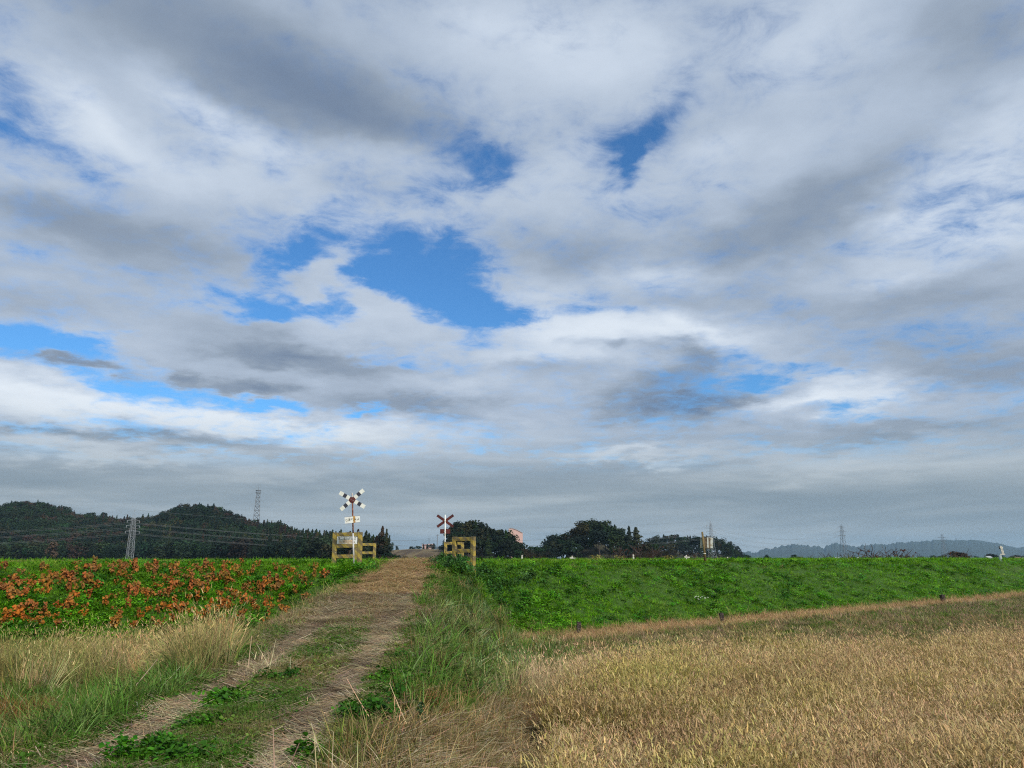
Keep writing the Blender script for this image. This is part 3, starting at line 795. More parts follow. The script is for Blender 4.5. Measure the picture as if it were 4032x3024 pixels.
    sz = (0.6 + .5 * rng.random(n)) * np.maximum(1, (y / 14) ** .5) * np.where(z['path'], .5, 1) * np.where(z['toe'] > .2, .7, 1)
    scatter('dry_grass_litter', PC['mess'], pts3(x, y, .0), sz, turns(n, .15), t)
    # long pale stalks lying across it
    x, y = candidates(9000, 4.5, 30.0, 1.0); z = zones(x, y, hf(x, y)); r = rng.random(len(x))
    pd = z['straw'] * .22 + z['tall'] * .03 + z['reddy'] * .3 + z['rice'] * .10 + z['long'] * .08 + z['tan'] * .10 + z['pale'] * .4
    x, y, z = place(x, y, r < pd, z); n = len(x)
    scatter('fallen_stalks', PC['stalk'], pts3(x, y, np.where(z['rice'], .42, .02)), .7 + .5 * rng.random(n), turns(n, .12), vary((0.52, 0.42, 0.27), n, .2))
grow()

# ------------------------------------------------------------------ dead brown plants on the left bank
def ground_hit(u, v, y0=4.0, y1=130.0):
    """where the sight line of a picture point meets the ground"""
    ys = np.geomspace(y0, y1, 4000); x, f, z = ray(u, v)
    X = x / f * ys; Z = EYE + z / f * ys
    below = Z <= hf(X, ys)
    k = int(np.argmax(below)) if below.any() else len(ys) - 1
    return Vector((float(X[k]), float(ys[k]), float(hf(X[k], ys[k]))))
def p_dead(mb, i):
    hgt = rr(.28, .55); lean = rr(0, .35); az = rr(0, 6.28)
    n = random.randint(2, 4)
    for q in range(n):
        a = az + q * 2.1 + rr(-.4, .4); hh = hgt * rr(.7, 1.0)
        tip, th = blade(mb, (rr(-.03, .03), rr(-.03, .03), 0), a, hh, .010, lean * rr(.3, 1.2), rr(0, .5), jit((.22, .20, .22), .2), 3, .6)
        d = Vector((math.cos(a), math.sin(a), 0))
        for k in range(random.randint(6, 10)):
            f = rr(.35, 1.0); p = Vector((0, 0, 0)).lerp(tip, f) + Vector((rr(-.07, .07), rr(-.07, .07), rr(-.03, .03)))
            col = jit(random.choice([(.52, .50, .50), (.62, .54, .48), (.44, .46, .55), (.36, .36, .42)]), .2)
            leaf(mb, p, (rr(-1, 1), rr(-1.2, .6), rr(-.2, .9)), rr(.07, .145), col, rr(0, 6.28), rr(.2, .7), True)
def dead_plants():
    M = plant_mat('dead_leaves', rough=0.8, trans=0.15, spec=0.08)
    meshes = []
    for i in range(14):
        mb = MB(); p_dead(mb, i); meshes.append(mb.mesh('withered_plant', M))
    strokes = [(60, 2330), (230, 2290), (330, 2250), (430, 2240), (560, 2230), (700, 2300), (760, 2290), (820, 2330), (900, 2260), (960, 2330), (1020, 2300), (1080, 2330), (880, 2400), (500, 2300), (640, 2250), (300, 2330), (120, 2240), (1150, 2290), (930, 2420), (690, 2390), (250, 2430), (90, 2440), (1000, 2390), (1200, 2270)]
    pts = []; tries = 0
    random.seed(5)
    while len(pts) < 315 and tries < 20000:
        tries += 1
        if random.random() < .45:
            c = random.choice(strokes); u = random.gauss(c[0], 62); v = random.gauss(c[1], 22)
        else: u = rr(-60, 1290); v = 2208 + 330 * random.random() ** 1.35
        lim = np.interp(u, [-60, 700, 1000, 1100, 1290], [2470, 2500, 2535, 2450, 2290])
        if v < 2208 or v > lim: continue
        if any(abs(u - a) < 13 and abs(v - b) < 8 for a, b in pts): continue
        pts.append((u, v))
    for (u, v) in pts:
        p = ground_hit(u, v + 6, 12, 45)
        s_, t_ = rail_st(p.x, p.y)
        if s_ < -.6 or s_ > 7.2: continue
        o = bpy.data.objects.new('withered_plant', random.choice(meshes)); COL.objects.link(o)
        o.location = p - Vector((0, 0, .03)); k = rr(.46, .90) * (.75 if v < 2235 else 1)
        o.scale = (k, k, k * rr(.85, 1.25)); o.rotation_euler = (rr(-.15, .15), rr(-.15, .15), rr(0, 6.28))
        far = (2540 - v) / 330
        base = Vector((0.33, 0.122, 0.022)).lerp(Vector((0.25, 0.122, 0.034)), min(1, max(0, far + rr(-.3, .3))))
        o['tint'] = [base.x * rr(.8, 1.2), base.y * rr(.85, 1.15), base.z * rr(.8, 1.2)]
        row = 'on the crest' if v < 2236 else 'high on the slope' if v < 2290 else 'halfway down the slope' if v < 2360 else 'low on the slope' if v < 2430 else 'at the bottom edge'
        col = 'at the left edge' if u < 130 else 'below the left hill' if u < 330 else 'left of the lattice pylon' if u < 500 else 'right of the lattice pylon' if u < 690 else 'below the middle hill' if u < 900 else 'below the telecom tower' if u < 1080 else 'near the name board frame'
        sz = 'large' if k > .68 else 'small'
        tag(o, '%s withered brown plant %s, %s' % (sz, row, col), 'dead plant', '%s withered brown plants %s, %s' % (sz, row, col))
dead_plants()

# ------------------------------------------------------------------ materials for made things
M_RUST = simple('rusty_paint', (0.13, 0.045, 0.030), .75, .35, 14, col2=(0.30, 0.13, 0.06), bump=.002)
M_GREYPOLE = simple('grey_paint', (0.42, 0.43, 0.42), .6, .15, 10, col2=(0.28, 0.22, 0.17))
M_WHITE = simple('white_paint', (0.62, 0.64, 0.60), .5, .08, 9, col2=(0.40, 0.36, 0.26), sc2=5)
M_RED = simple('dark_red_paint', (0.050, 0.009, 0.008), .6, .3, 9, col2=(0.09, 0.018, 0.014))
M_BLACK = simple('black_paint', (0.025, 0.025, 0.032), .5, .2, 20)
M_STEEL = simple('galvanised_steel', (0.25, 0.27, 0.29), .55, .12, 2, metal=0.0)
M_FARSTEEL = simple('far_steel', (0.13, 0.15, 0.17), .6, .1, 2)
M_WOOD = simple('old_pole_wood', (0.14, 0.105, 0.045), .9, .3, 12, col2=(0.085, 0.07, 0.03), bump=.006)
M_DARKWOOD = simple('tarred_wood', (0.022, 0.016, 0.014), .85, .4, 30, col2=(0.10, 0.08, 0.07), bump=.004)
M_BOX = simple('weathered_box', (0.46, 0.48, 0.44), .7, .12, 8, col2=(0.30, 0.27, 0.19), bump=.003)
M_BOXDARK = simple('box_side_brown', (0.16, 0.125, 0.085), .85, .35, 9, col2=(0.08, 0.055, 0.035))  # brown, much darker than the door, with deeper brown blotches
M_CONC = simple('pale_concrete', (0.48, 0.47, 0.42), .85, .15, 10, col2=(0.30, 0.28, 0.22))
M_BRANCH = simple('dark_bark', (0.050, 0.036, 0.030), .9, .3, 10)
M_ROOFT = simple('grey_roof', (0.35, 0.38, 0.40), .6, .1, 1)
M_ROOFR = simple('brown_roof', (0.22, 0.12, 0.10), .7, .1, 1)
M_WALL = simple('pale_wall', (0.55, 0.53, 0.48), .8, .08, 1)
M_PINK = simple('pink_wall', (0.50, 0.33, 0.29), .8, .05, .3)
M_GLASS = simple('dark_glass', (0.03, 0.04, 0.05), .15, .1, 1, spec=.6)
M_SHEET = simple('greenhouse_film', (0.60, 0.66, 0.64), .35, .08, .6)
M_WIRE = simple('wire', (0.15, 0.16, 0.165), .6, .05, 1)
M_BALLAST = simple('ballast_stone', (0.20, 0.17, 0.15), .95, .5, 18, bump=.03)
M_SLEEPER = simple('sleeper_wood', (0.10, 0.075, 0.055), .9, .3, 9)
M_RAIL = simple('rusty_rail', (0.17, 0.085, 0.05), .6, .2, 5)

def stripe_frame_mat():
    m, n, p = mat_new('yellow_black_concrete')
    tc = n.add('ShaderNodeTexCoord').outputs['Object']
    sx = n.add('ShaderNodeSeparateXYZ'); n.l.new(tc, sx.inputs[0])
    wob = n.noise(tc, 9, 4, .6)
    d = n.math('ADD', n.math('MULTIPLY', n.math('ADD', sx.outputs[0], sx.outputs[2]), 2.6), n.math('MULTIPLY', wob, .35))
    st = n.ramp(n.math('PINGPONG', d, .5), .22, .30)
    moss = n.noise(tc, 8, 6, .75); chip = n.noise(n.vec('ADD', tc, (5, 3, 1)), 30, 5, .7)
    yel = n.mix(n.ramp(moss, .35, .65), (0.36, 0.255, 0.035), (0.17, 0.145, 0.04))
    blk = n.mix(n.ramp(moss, .35, .6), (0.065, 0.055, 0.032), (0.15, 0.115, 0.05))
    c = n.mix(n.math('MULTIPLY', st, .9), yel, blk)
    c = n.mix(n.ramp(chip, .60, .68), c, (0.40, 0.38, 0.28))
    c = n.mix(n.ramp(chip, .38, .30), c, (0.055, 0.045, 0.03))
    n.l.new(c, p.inputs['Base Color']); p.inputs['Roughness'].default_value = .9
    b = n.add('ShaderNodeBump'); b.inputs['Distance'].default_value = .01; b.inputs['Strength'].default_value = .8
    n.l.new(chip, b.inputs['Height']); n.l.new(b.outputs[0], p.inputs['Normal'])
    return m
M_FRAME = stripe_frame_mat()
def cross_front_mat():
    """white board with black bands and a red middle, measured along the board"""
    m, n, p = mat_new('striped_board')
    tc = n.add('ShaderNodeTexCoord').outputs['Object']
    sx = n.add('ShaderNodeSeparateXYZ'); n.l.new(tc, sx.inputs[0])
    a = n.math('ABSOLUTE', sx.outputs[0]); z = n.noise(tc, 22, 5, .7); zz = n.noise(tc, 5, 4, .6)
    blk = n.math('MULTIPLY', n.math('GREATER_THAN', a, .262), n.math('LESS_THAN', a, .405))
    red = n.math('LESS_THAN', a, .122)
    c = n.mix(n.ramp(zz, .4, .7), (0.62, 0.64, 0.58), (0.52, 0.53, 0.46))
    c = n.mix(blk, c, n.mix(n.ramp(z, .5, .7), (0.020, 0.022, 0.035), (0.06, 0.055, 0.06)))
    c = n.mix(red, c, n.mix(n.ramp(z, .45, .7), (0.085, 0.016, 0.012), (0.04, 0.014, 0.012)))
    c = n.mix(n.math('MULTIPLY', n.ramp(z, .66, .72), n.math('GREATER_THAN', a, .15)), c, (0.10, 0.07, 0.05))
    n.l.new(c, p.inputs['Base Color']); p.inputs['Roughness'].default_value = .5
    return m
M_CROSS = cross_front_mat()

def text_mesh(name, body, size, mat, parent, loc, rot=(math.pi / 2, 0, 0), width=None):
    cu = bpy.data.curves.new(name, 'FONT'); cu.body = body; cu.size = size; cu.align_x = 'CENTER'; cu.align_y = 'CENTER'; cu.extrude = 0.0; cu.offset = size * .012
    t = bpy.data.objects.new(name, cu); COL.objects.link(t)
    dg = bpy.context.evaluated_depsgraph_get(); dg.update()
    me = bpy.data.meshes.new_from_object(t.evaluated_get(dg)); bpy.data.objects.remove(t); bpy.data.curves.remove(cu)
    me.name = name; me.materials.clear(); me.materials.append(mat)
    o = bpy.data.objects.new(name, me); COL.objects.link(o); o.parent = parent; o.location = loc; o.rotation_euler = rot
    if width and len(me.vertices):
        xs = [v.co.x for v in me.vertices]; o.scale.x = width / (max(xs) - min(xs))
    return o
M_INK = simple('black_lettering', (0.022, 0.030, 0.022), .6, .3, 60)
M_FAINT = simple('faded_lettering', (0.24, 0.20, 0.155), .8, .3, 60)
M_STRAP = simple('rust_streak', (0.42, 0.25, 0.075), .8, .35, 25, col2=(0.28, 0.12, 0.05))

def upright(o, base, top):
    d = (Vector(top) - Vector(base)).normalized()
    q = d.to_track_quat('Z', 'Y')
    # keep the face turned to -Y
    fwd = Vector((0, 1, 0)); fwd = (fwd - d * fwd.dot(d)).normalized(); x = fwd.cross(d).normalized()
    o.rotation_euler = Matrix((x, fwd, d)).transposed().to_euler()

# near crossing sign, seen from its front
base = at(1394, 2226, 30.7); base.z -= .12; top = at(1387, 1944, 30.7)
L = (top - base).length
cs = empty('crossing_sign', base); upright(cs, base, top)
tag(cs, 'crossing sign with striped cross and lettered plate, left of the path', 'crossing sign')
mb = MB(); mb.tube((0, 0, 1.35), (0, 0, L), .030, .030, 12); o = mb.build('pole', M_RUST, cs, True); o['label'] = 'rust red upper pole'
mb = MB(); mb.tube((0, 0, 0.0), (0, 0, 1.35), .031, .031, 12); o = mb.build('pole', M_GREYPOLE, cs, True); o['label'] = 'grey lower pole'
mb = MB(); mb.tube((0, 0, L), (0, 0, L + .03), .034, .028, 12); mb.tube((0, 0, L - .22), (0, 0, L), .0315, .0315, 12); mb.build('pole_cap', M_GREYPOLE, cs, True)
hc = L - .245
for ang, yo in ((-33, -.052), (38, -.040)):
    mb = MB(); mb.box((0, 0, 0), (1.17, .008, .155))
    o = bevel(mb.build('cross_board', M_CROSS, cs, loc=(0, yo, hc), rot=(0, R(-ang), 0)), .003)
    for q in (-.05, .05):
        b2 = MB(); b2.tube((q, .006, 0), (q, -.007, 0), .012, .012, 8); b2.build('bolt', M_GREYPOLE, o)
mb = MB(); mb.box((0, 0, 0), (.60, .006, .255)); pl = bevel(mb.build('plate', M_WHITE, cs, loc=(-.01, -.045, L - 1.02), rot=(0, R(-2), 0)), .003)
text_mesh('lettering', 'とまれみよ', .118, M_INK, pl, (0, -.0045, 0), width=.54)
mb = MB(); mb.box((.075, -.0038, .0), (.085, .0012, .253)); mb.build('rust_streak', M_STRAP, pl)
for e in ((0, .128, .60, .010), (0, -.128, .60, .010)):
    mb = MB(); mb.box((0, -.002, e[1]), (.602, .006, .007)); mb.build('edge', M_BLACK, pl)

# far crossing sign, seen from behind
base = at(1752, 2215, 46.0); base.z -= .1; top = at(1753, 2027, 46.0); L = (top - base).length
cs2 = empty('crossing_sign', base); upright(cs2, base, top)
tag(cs2, 'crossing sign seen from behind, dark red cross on white pole', 'crossing sign')
mb = MB(); mb.tube((0, 0, 0), (0, 0, L), .036, .036, 12); mb.build('pole', M_WHITE, cs2, True)
for ang, yo in ((-35, .050), (35, .062)):
    mb = MB(); mb.box((0, 0, 0), (1.17, .008, .155)); bevel(mb.build('cross_board', M_RED, cs2, loc=(0, yo, L - .36), rot=(0, R(-ang), 0)), .003)
mb = MB(); mb.box((0, 0, 0), (.60, .006, .265)); bevel(mb.build('plate', M_RED, cs2, loc=(0, .05, L - .96)), .003)
for z_ in (L - .36, L - .96):
    mb = MB(); mb.box((0, 0, 0), (.09, .086, .03)); mb.build('bracket', M_WHITE, cs2, loc=(0, .002, z_))

# yellow and black crossing frames
def frame_thing(centre, rz, w, h, label, beams, lean=(0, 0), pw=.165, bh=.145):
    t = empty('barrier_frame', centre, rz); t.rotation_euler = (lean[0], lean[1], rz)
    tag(t, label, 'barrier', 'yellow and black barrier frames at the crossing')
    for sx_ in (-1, 1):
        mb = MB(); mb.box((0, 0, h / 2 - .15), (pw, pw, h + .3)); bevel(mb.build('post', M_FRAME, t, loc=(sx_ * (w / 2 - pw / 2), 0, 0)), .018, 3)
    for z_ in beams:
        hh = bh if z_ < h - .2 else .155
        mb = MB(); mb.box((0, 0, 0), (w - 2 * pw - .004, pw - .03, hh)); bevel(mb.build('beam', M_FRAME, t, loc=(0, 0, z_)), .014, 3)
    return t
c = at(1366, 2197, 31.6); fz = 2.76
f1 = frame_thing(Vector((c.x, c.y, fz)), R(-6), 1.21, 1.25, 'barrier frame carrying the white name board, nearest left of the path', (1.165, .71, .30), (0, R(-.6)))
mb = MB(); mb.box((0, 0, 0), (.84, .014, .285)); nb = bevel(mb.build('name_board', M_WHITE, f1, loc=(.0, -.055, .935), rot=(0, R(1.0), 0)), .004)
text_mesh('lettering', '第二五久町踏切', .118, M_INK, nb, (0, -.0085, .055), width=.74)
text_mesh('faded_lettering', '一 45K 745M', .085, M_FAINT, nb, (0, -.0085, -.075), width=.66)
mb = MB(); mb.box((-.02, -.0078, -.06), (.60, .001, .15)); mb.build('stain', simple('tan_stain', (0.50, 0.38, 0.24), .8, .25, 14, col2=(0.58, 0.56, 0.46)), nb)
for q in (-.36, .36):
    for r_ in (-.11, .11):
        mb = MB(); mb.tube((q, -.006, r_), (q, -.013, r_), .012, .010, 8); mb.build('bolt', M_BLACK, nb)
c = at(1437, 2197, 44.5)
frame_thing(Vector((c.x, c.y, 2.62)), R(4), 1.20, 1.20, 'smaller looking barrier frame across the track on the left, behind the name board frame', (1.12, .66, .25))
a = at(1868, 2240, 31.5); b = at(1784, 2222, 32.1); mid = (a + b) / 2; rz = math.atan2(a.y - b.y, a.x - b.x)
frame_thing(Vector((mid.x, mid.y, 2.56)), rz, 1.10, 1.28, 'nearest barrier frame right of the path, turned aslant with moss on its beams', (1.185, .72, .24), (R(1), R(.5)))
c = at(1787, 2197, 44.5)
frame_thing(Vector((c.x, c.y, 2.62)), R(-3), 1.12, 1.26, 'barrier frame across the track on the right, seen through the near one', (1.18, .68, .24))

# relay box on its leaning wooden pole
base = at(2778, 2214, 50.3); base.z = float(hf(base.x, base.y)) - .1; top = at(2765, 2094, 50.3)
rb = empty('relay_box_pole', base); tag(rb, 'leaning wooden pole carrying a grey metal box on the right bank', 'pole with box')
mb = MB(); mb.tube((0, 0, 0), tuple(top - base), .085, .062, 12); mb.build('pole', M_WOOD, rb, True)
cb = at(2782, 2138, 50.35) - base
bx = MB(); bx.box((0, 0, 0), (.66, .34, .68)); bo = bevel(bx.build('box', M_BOXDARK, rb, loc=(cb.x - .02, cb.y + .16, cb.z), rot=(0, R(3), R(-22))), .01)
bx = MB(); bx.box((0, 0, 0), (.36, .02, .66)); bevel(bx.build('door', M_BOX, rb, loc=(cb.x + .20, cb.y - .085, cb.z + .01), rot=(0, R(3), R(-12))), .006)
bx = MB(); bx.box((0, 0, 0), (.16, .02, .60)); bevel(bx.build('side_panel', M_BOX, rb, loc=(cb.x - .30, cb.y + .03, cb.z - .01), rot=(0, R(3), R(-22))), .006)
bx = MB(); bx.tube((0, 0, 0), (-.17, .02, -.42), .018, .018, 6); bx.build('brace', M_BOXDARK, rb, loc=(cb.x - .02, cb.y + .1, cb.z - .33))
k = (2.0 - 1.36) / 2.0; pc = (top - base) * .33
bx = MB(); bx.tube((0, 0, -.02), (0, 0, .02), .098, .098, 12); bx.build('band', M_WHITE, rb, loc=pc)

# white leaning marker at the far right of the bank
base = at(3942, 2222, 84.0); base.z = float(hf(base.x, base.y)) - .05
wm = empty('track_marker', base); tag(wm, 'white leaning slatted marker on a grey base, far right of the bank', 'marker')
K3 = 84 / 3072
bx = MB(); bx.box((0, 0, .30), (.26, .22, .62)); bevel(bx.build('base', simple('blue_grey_paint', (0.28, 0.34, 0.36), .7, .2, 6), wm), .03)
bx = MB(); bx.box((.28, 0, .72), (.55, .10, .10)); bevel(bx.build('cross_plate', M_CONC, wm), .02)
for q, ww in ((.30, .10), (.43, .10)):
    bx = MB(); bx.box((0, 0, .32), (ww, .06, .70)); bevel(bx.build('slat', M_CONC, wm, loc=(q, 0, .74), rot=(0, R(-8), 0)), .015)
bx = MB(); bx.box((0, 0, 0), (.30, .07, .28)); bevel(bx.build('head', M_CONC, wm, loc=(.25, 0, 1.44), rot=(0, R(35), 0)), .05)
bx = MB(); bx.box((0, 0, 0), (.08, .12, .32)); bevel(bx.build('lamp_hood', M_BLACK, wm, loc=(.06, .02, 1.42)), .03)

# short posts along the track
def at_s(u, s):
    """point of the railway at distance s from its toe, seen at picture column u"""
    best = None
    for t in np.arange(-30, 160, .25):
        x, y = rail_pt(s, t)
        d = abs(to_uv(x, y, EYE - .2)[0] - u)
        if best is None or d < best[0]: best = (d, x, y)
    return best[1], best[2]
for u, vt, cross, lab in ((2055, 2186, 0, 'thin pale post on the bank crest below the pink building'), (2250, 2189, 1, 'small white cross shaped post on the bank crest left of the round wooded hill'), (2490, 2184, 0, 'thin white post on the bank crest among the brown thicket'),
                          (2706, 2186, 1, 'pale crossed post on the bank crest left of the box pole'), (2865, 2193, 0, 'short white post on the bank crest right of the lattice pylon')):
    x, y = at_s(u, 14.5); zt = EYE + (2197 - vt) / 3072 * y; z0 = float(hf(x, y)) - .1
    t = empty('track_post', (x, y, z0)); tag(t, lab, 'post', 'short posts along the track')
    mb = MB(); mb.box((0, 0, (zt - z0) / 2), (.10, .10, zt - z0)); bevel(mb.build('post', M_CONC, t), .01)
    if cross:
        mb = MB(); mb.box((0, -.055, zt - z0 - .16), (.42, .02, .10)); bevel(mb.build('arm', M_CONC, t, rot=(0, R(6), 0)), .01)

# track bed with rails and sleepers
def rail_strip(name, s0, s1, z0, mat, t0=-60, t1=160, step=2.0, hgt=None):
    mb = MB(); ts = np.arange(t0, t1 + .1, step)
    prof = [(s0 - .6, z0 - .25), (s0, z0), (s1, z0), (s1 + .6, z0 - .25)]
    rows = []
    for t in ts:
        i = len(mb.v)
        for s_, z_ in prof:
            x, y = rail_pt(s_, t); mb.v.append((x, y, z_)); mb.c.append((.5, .5, .5))
        rows.append(i)
    for a, b in zip(rows, rows[1:]):
        for k in range(3): mb.f.append((a + k, a + k + 1, b + k + 1, b + k))
    return mb.build(name, mat)
def dodge(t): return True
for (ta, tb) in ((-70, -13.5), (-9.5, 160)):
    o = rail_strip('track_bed', 9.9, 12.4, 2.74, M_BALLAST, ta, tb); tag(o, kind='structure')
rot = math.atan2(TY, TX)
for s_, lab in ((10.62, 'nearer rusty rail along the top of the bank'), (11.69, 'farther rusty rail along the top of the bank')):
    x0, y0 = rail_pt(s_, -70); x1, y1 = rail_pt(s_, 160); mb = MB()
    mb.box((0, 0, .06), (230, .065, .045)); mb.box((0, 0, -.03), (230, .016, .13)); mb.box((0, 0, -.10), (230, .12, .02))
    o = mb.build('rail', M_RAIL, loc=((x0 + x1) / 2, (y0 + y1) / 2, 2.825), rot=(0, 0, rot)); tag(o, lab, 'rail')
sm = MB(); sm.box((0, 0, 0), (.2, 2.1, .12)); sme = sm.mesh('sleeper', M_SLEEPER); bedo = [o for o in COL.objects if o.name.startswith('track_bed')]
for k in range(150):
    t = -24 + k * .62
    if -14 < t < -9: continue
    x, y = rail_pt(11.15, t); o = bpy.data.objects.new('sleeper', sme); COL.objects.link(o); o.location = (x, y, 2.69); o.rotation_euler = (0, 0, rot)
    o.parent = bedo[0] if t < -12 else bedo[1]

# stakes at the foot of the bank and in the grass
def stake(u, v, hgt, w, mat, label, name='wooden_stake', lean=0.0, taper=.75):
    p = ground_hit(u, v); mb = MB(); i = 0
    pts = [(-.5, -.5), (.5, -.5), (.5, .5), (-.5, .5)]
    for z_, k in ((-.1, taper), (hgt * .6, .95), (hgt * .97, 1.0), (hgt, .88)):
        for a, b in pts: mb.v.append((a * w * k + rr(-.006, .006), b * w * k + rr(-.006, .006), z_ + (rr(-.015, .015) if z_ > hgt * .9 else 0))); mb.c.append((.5, .5, .5))
    for L_ in range(3):
        for k in range(4): mb.f.append((L_ * 4 + k, L_ * 4 + (k + 1) % 4, L_ * 4 + 4 + (k + 1) % 4, L_ * 4 + 4 + k))
    mb.f.append((12, 13, 14, 15))
    o = mb.build(name, mat, loc=p, rot=(0, lean, rr(-.3, .3))); tag(o, label, 'stake'); return p
p = stake(2278, 2502, .52, .16, M_DARKWOOD, 'black stake with a pale scar at the left end of the straw strip', lean=.05)
p = stake(2845, 2458, .50, .17, M_DARKWOOD, 'dark split wooden stake midway along the foot of the right bank', lean=-.06, taper=.6)
p = stake(3716, 2378, .60, .24, M_DARKWOOD, 'dark stake with pale side near the right end of the bank foot', lean=-.08)
mb = MB(); mb.box((0, 0, 0), (.012, .012, .28)); mb.box((.10, .01, -.03), (.02, .02, .22)); o = mb.build('wooden_stake', M_CONC, loc=p + Vector((.13, -.06, .14)), rot=(0, -.12, 0)); tag(o, 'pale splinter leaning on the right most dark stake', 'stake')
q = ground_hit(2051, 2775); mb = MB(); mb.box((0, 0, .26), (.026, .005, .60)); mb.box((-.011, .011, .26), (.005, .022, .60)); o = bevel(mb.build('steel_stake', simple('dark_rust', (0.075, 0.026, 0.018), .85, .3, 30), loc=q, rot=(0, R(-.5), .3)), .001)
tag(o, 'thin rusty steel stake in the grass between the path and the rice', 'stake')

# soil heaps beside the path
def heap(u, v, r, h, label):
    p = ground_hit(u, v); mb = MB(); n = 22; m = 8; seed = rr(0, 99)
    for j in range(m + 1):
        for k in range(n):
            a = 6.283 * k / n; q = j / m; rad = r * q * (1 + .25 * (vnoise(math.cos(a) * 1.4 + seed, math.sin(a) * 1.4, 3) - .5) * 2)
            z = h * (1 - q ** 2) * (.75 + .5 * float(vnoise(math.cos(a) * q * 5 + seed, math.sin(a) * q * 5, 4))) - .02
            mb.v.append((math.cos(a) * rad, math.sin(a) * rad * .7, z)); mb.c.append((.5, .5, .5))
    for j in range(m):
        for k in range(n): mb.f.append((j * n + k, j * n + (k + 1) % n, (j + 1) * n + (k + 1) % n, (j + 1) * n + k))
    o = mb.build('soil_heap', simple('bare_soil', (0.075, 0.045, 0.032), .95, .4, 30, bump=.02), loc=p, smooth=True); tag(o, label, 'soil heap')
heap(1455, 2900, .17, .07, 'small heap of bare dark soil beside the right wheel track')
heap(1528, 2912, .06, .035, 'tiny clod of bare soil right of the larger soil heap')
heap(1682, 2672, .13, .05, 'reddish bare soil scrape below the tall green grass')

# single plants
M_DEADB = M_LEAF
def herb(u, v, hgt, tint, label, cat, name, nl=60, ls=.03, spread=.06, flowers=0, mat=None, slim=True):
    p = ground_hit(u, v); t = empty(name, p); tag(t, label, cat)
    mb = MB()
    for q in range(3 if slim else 9):
        a = rr(0, 6.28); blade(mb, (0, 0, 0), a, hgt * rr(.8, 1.05), .008, (.05 if slim else rr(.1, .7)), .1, (.45, .42, .36), 4, .5)
    o = mb.build('stem', M_PLANT, t); o['tint'] = list(tint)
    mb = MB()
    for q in range(nl):
        f = rr(.15, 1); a = rr(0, 6.28); r = spread * (1.15 - f if slim else f ** .5) * rr(.4, 1.3) + .01
        leaf(mb, (math.cos(a) * r, math.sin(a) * r, hgt * f), (math.cos(a) * .7, math.sin(a) * .7, rr(.2, 1)), ls * rr(.6, 1.3), jit((.5, .5, .5), .3), rr(0, 6.28), .2, random.random() < .5)
    o = mb.build('leaves', M_LEAF, t); o['tint'] = list(tint)
    if flowers:
        mb = MB()
        for q in range(flowers):
            a = rr(0, 6.28); r = spread * rr(.2, 1.2); mb.cur = (.5, .5, .5)
            leaf(mb, (math.cos(a) * r, math.sin(a) * r, hgt * rr(.75, 1.1)), (rr(-.5, .5), -1, rr(.3, 1)), .045, (.5, .5, .5), rr(0, 6.28))
        o = mb.build('flowers', M_LEAF, t); o['tint'] = [.62, .62, .60]
    return t
herb(1655, 2925, .38, (0.030, 0.060, 0.022), 'dark green upright weed standing alone in the dry straw', 'weed', 'upright_weed', 110, .035, .07)
herb(2762, 2385, .42, (0.045, 0.10, 0.02), 'weed clump with small white flowers low on the right bank', 'flowering weed', 'flower_clump', 60, .06, .30, 11, slim=False)
herb(1575, 2690, .12, (0.10, 0.19, 0.03), 'bright yellow green rosette weed between the track and the tall grass', 'weed', 'rosette_weed', 26, .07, .13, slim=False)
herb(1690, 2330, .2, (0.08, 0.16, 0.03), 'large pale green rosette weed at the right edge of the upper path', 'weed', 'rosette_weed', 26, .13, .2, slim=False)
for u, v, lab in ((2350, 2203, 'yellow green weed clump on the bank crest below the round wooded hill'), (2640, 2204, 'yellowish weed clump on the bank crest left of the box pole'), (2440, 2204, 'tan weed clump on the bank crest at the brown thicket')):
    x, y = at_s(u, 8.3); t = herb(u, 2230, .40, (0.17, 0.15, 0.045), lab, 'weed', 'crest_weed', 60, .11, .45, slim=False); t.location = (x, y, float(hf(x, y)))

# ------------------------------------------------------------------ trees
def crown_broad(mb, n=620, seed=0, w=1.0):
    """leafy crown of a 10 m tree, origin at its foot"""
    rs = random.Random(seed); cl = []
    for k in range(11):
        a = rs.uniform(0, 6.28); h = rs.uniform(3.6, 8.6); r = rs.uniform(.6, 2.4) * math.sqrt(max(.15, 1 - ((h - 6) / 4.2) ** 2)) * w
        cl.append((math.cos(a) * r, math.sin(a) * r, h, rs.uniform(1.0, 1.8)))
    cl.append((0, 0, 6.2, 2.4))
    for k in range(n):
        c = cl[k % len(cl)]; d = Vector((rs.gauss(0, 1), rs.gauss(0, 1), rs.gauss(0, .8))).normalized(); rad = c[3] * rs.uniform(.65, 1.05)
        p = Vector(c[:3]) + d * rad; nrm = (d + Vector((rs.uniform(-.7, .7), rs.uniform(-.7, .7), rs.uniform(-.3, .9)))).normalized(); s = rs.uniform(.22, .5)
        q = nrm.to_track_quat('Z', 'Y'); t = rs.uniform(.35, .65); cc = (t, t, t)
        i = len(mb.v)
        for (a, b) in ((-s, -s * .5), (s * .2, -s * .7), (s, s * .3), (-s * .1, s * .8)): mb.v.append(tuple(p + q @ Vector((a, b, rs.uniform(-.08, .08))))); mb.c.append(cc)
        mb.f.append((i, i + 1, i + 2, i + 3))
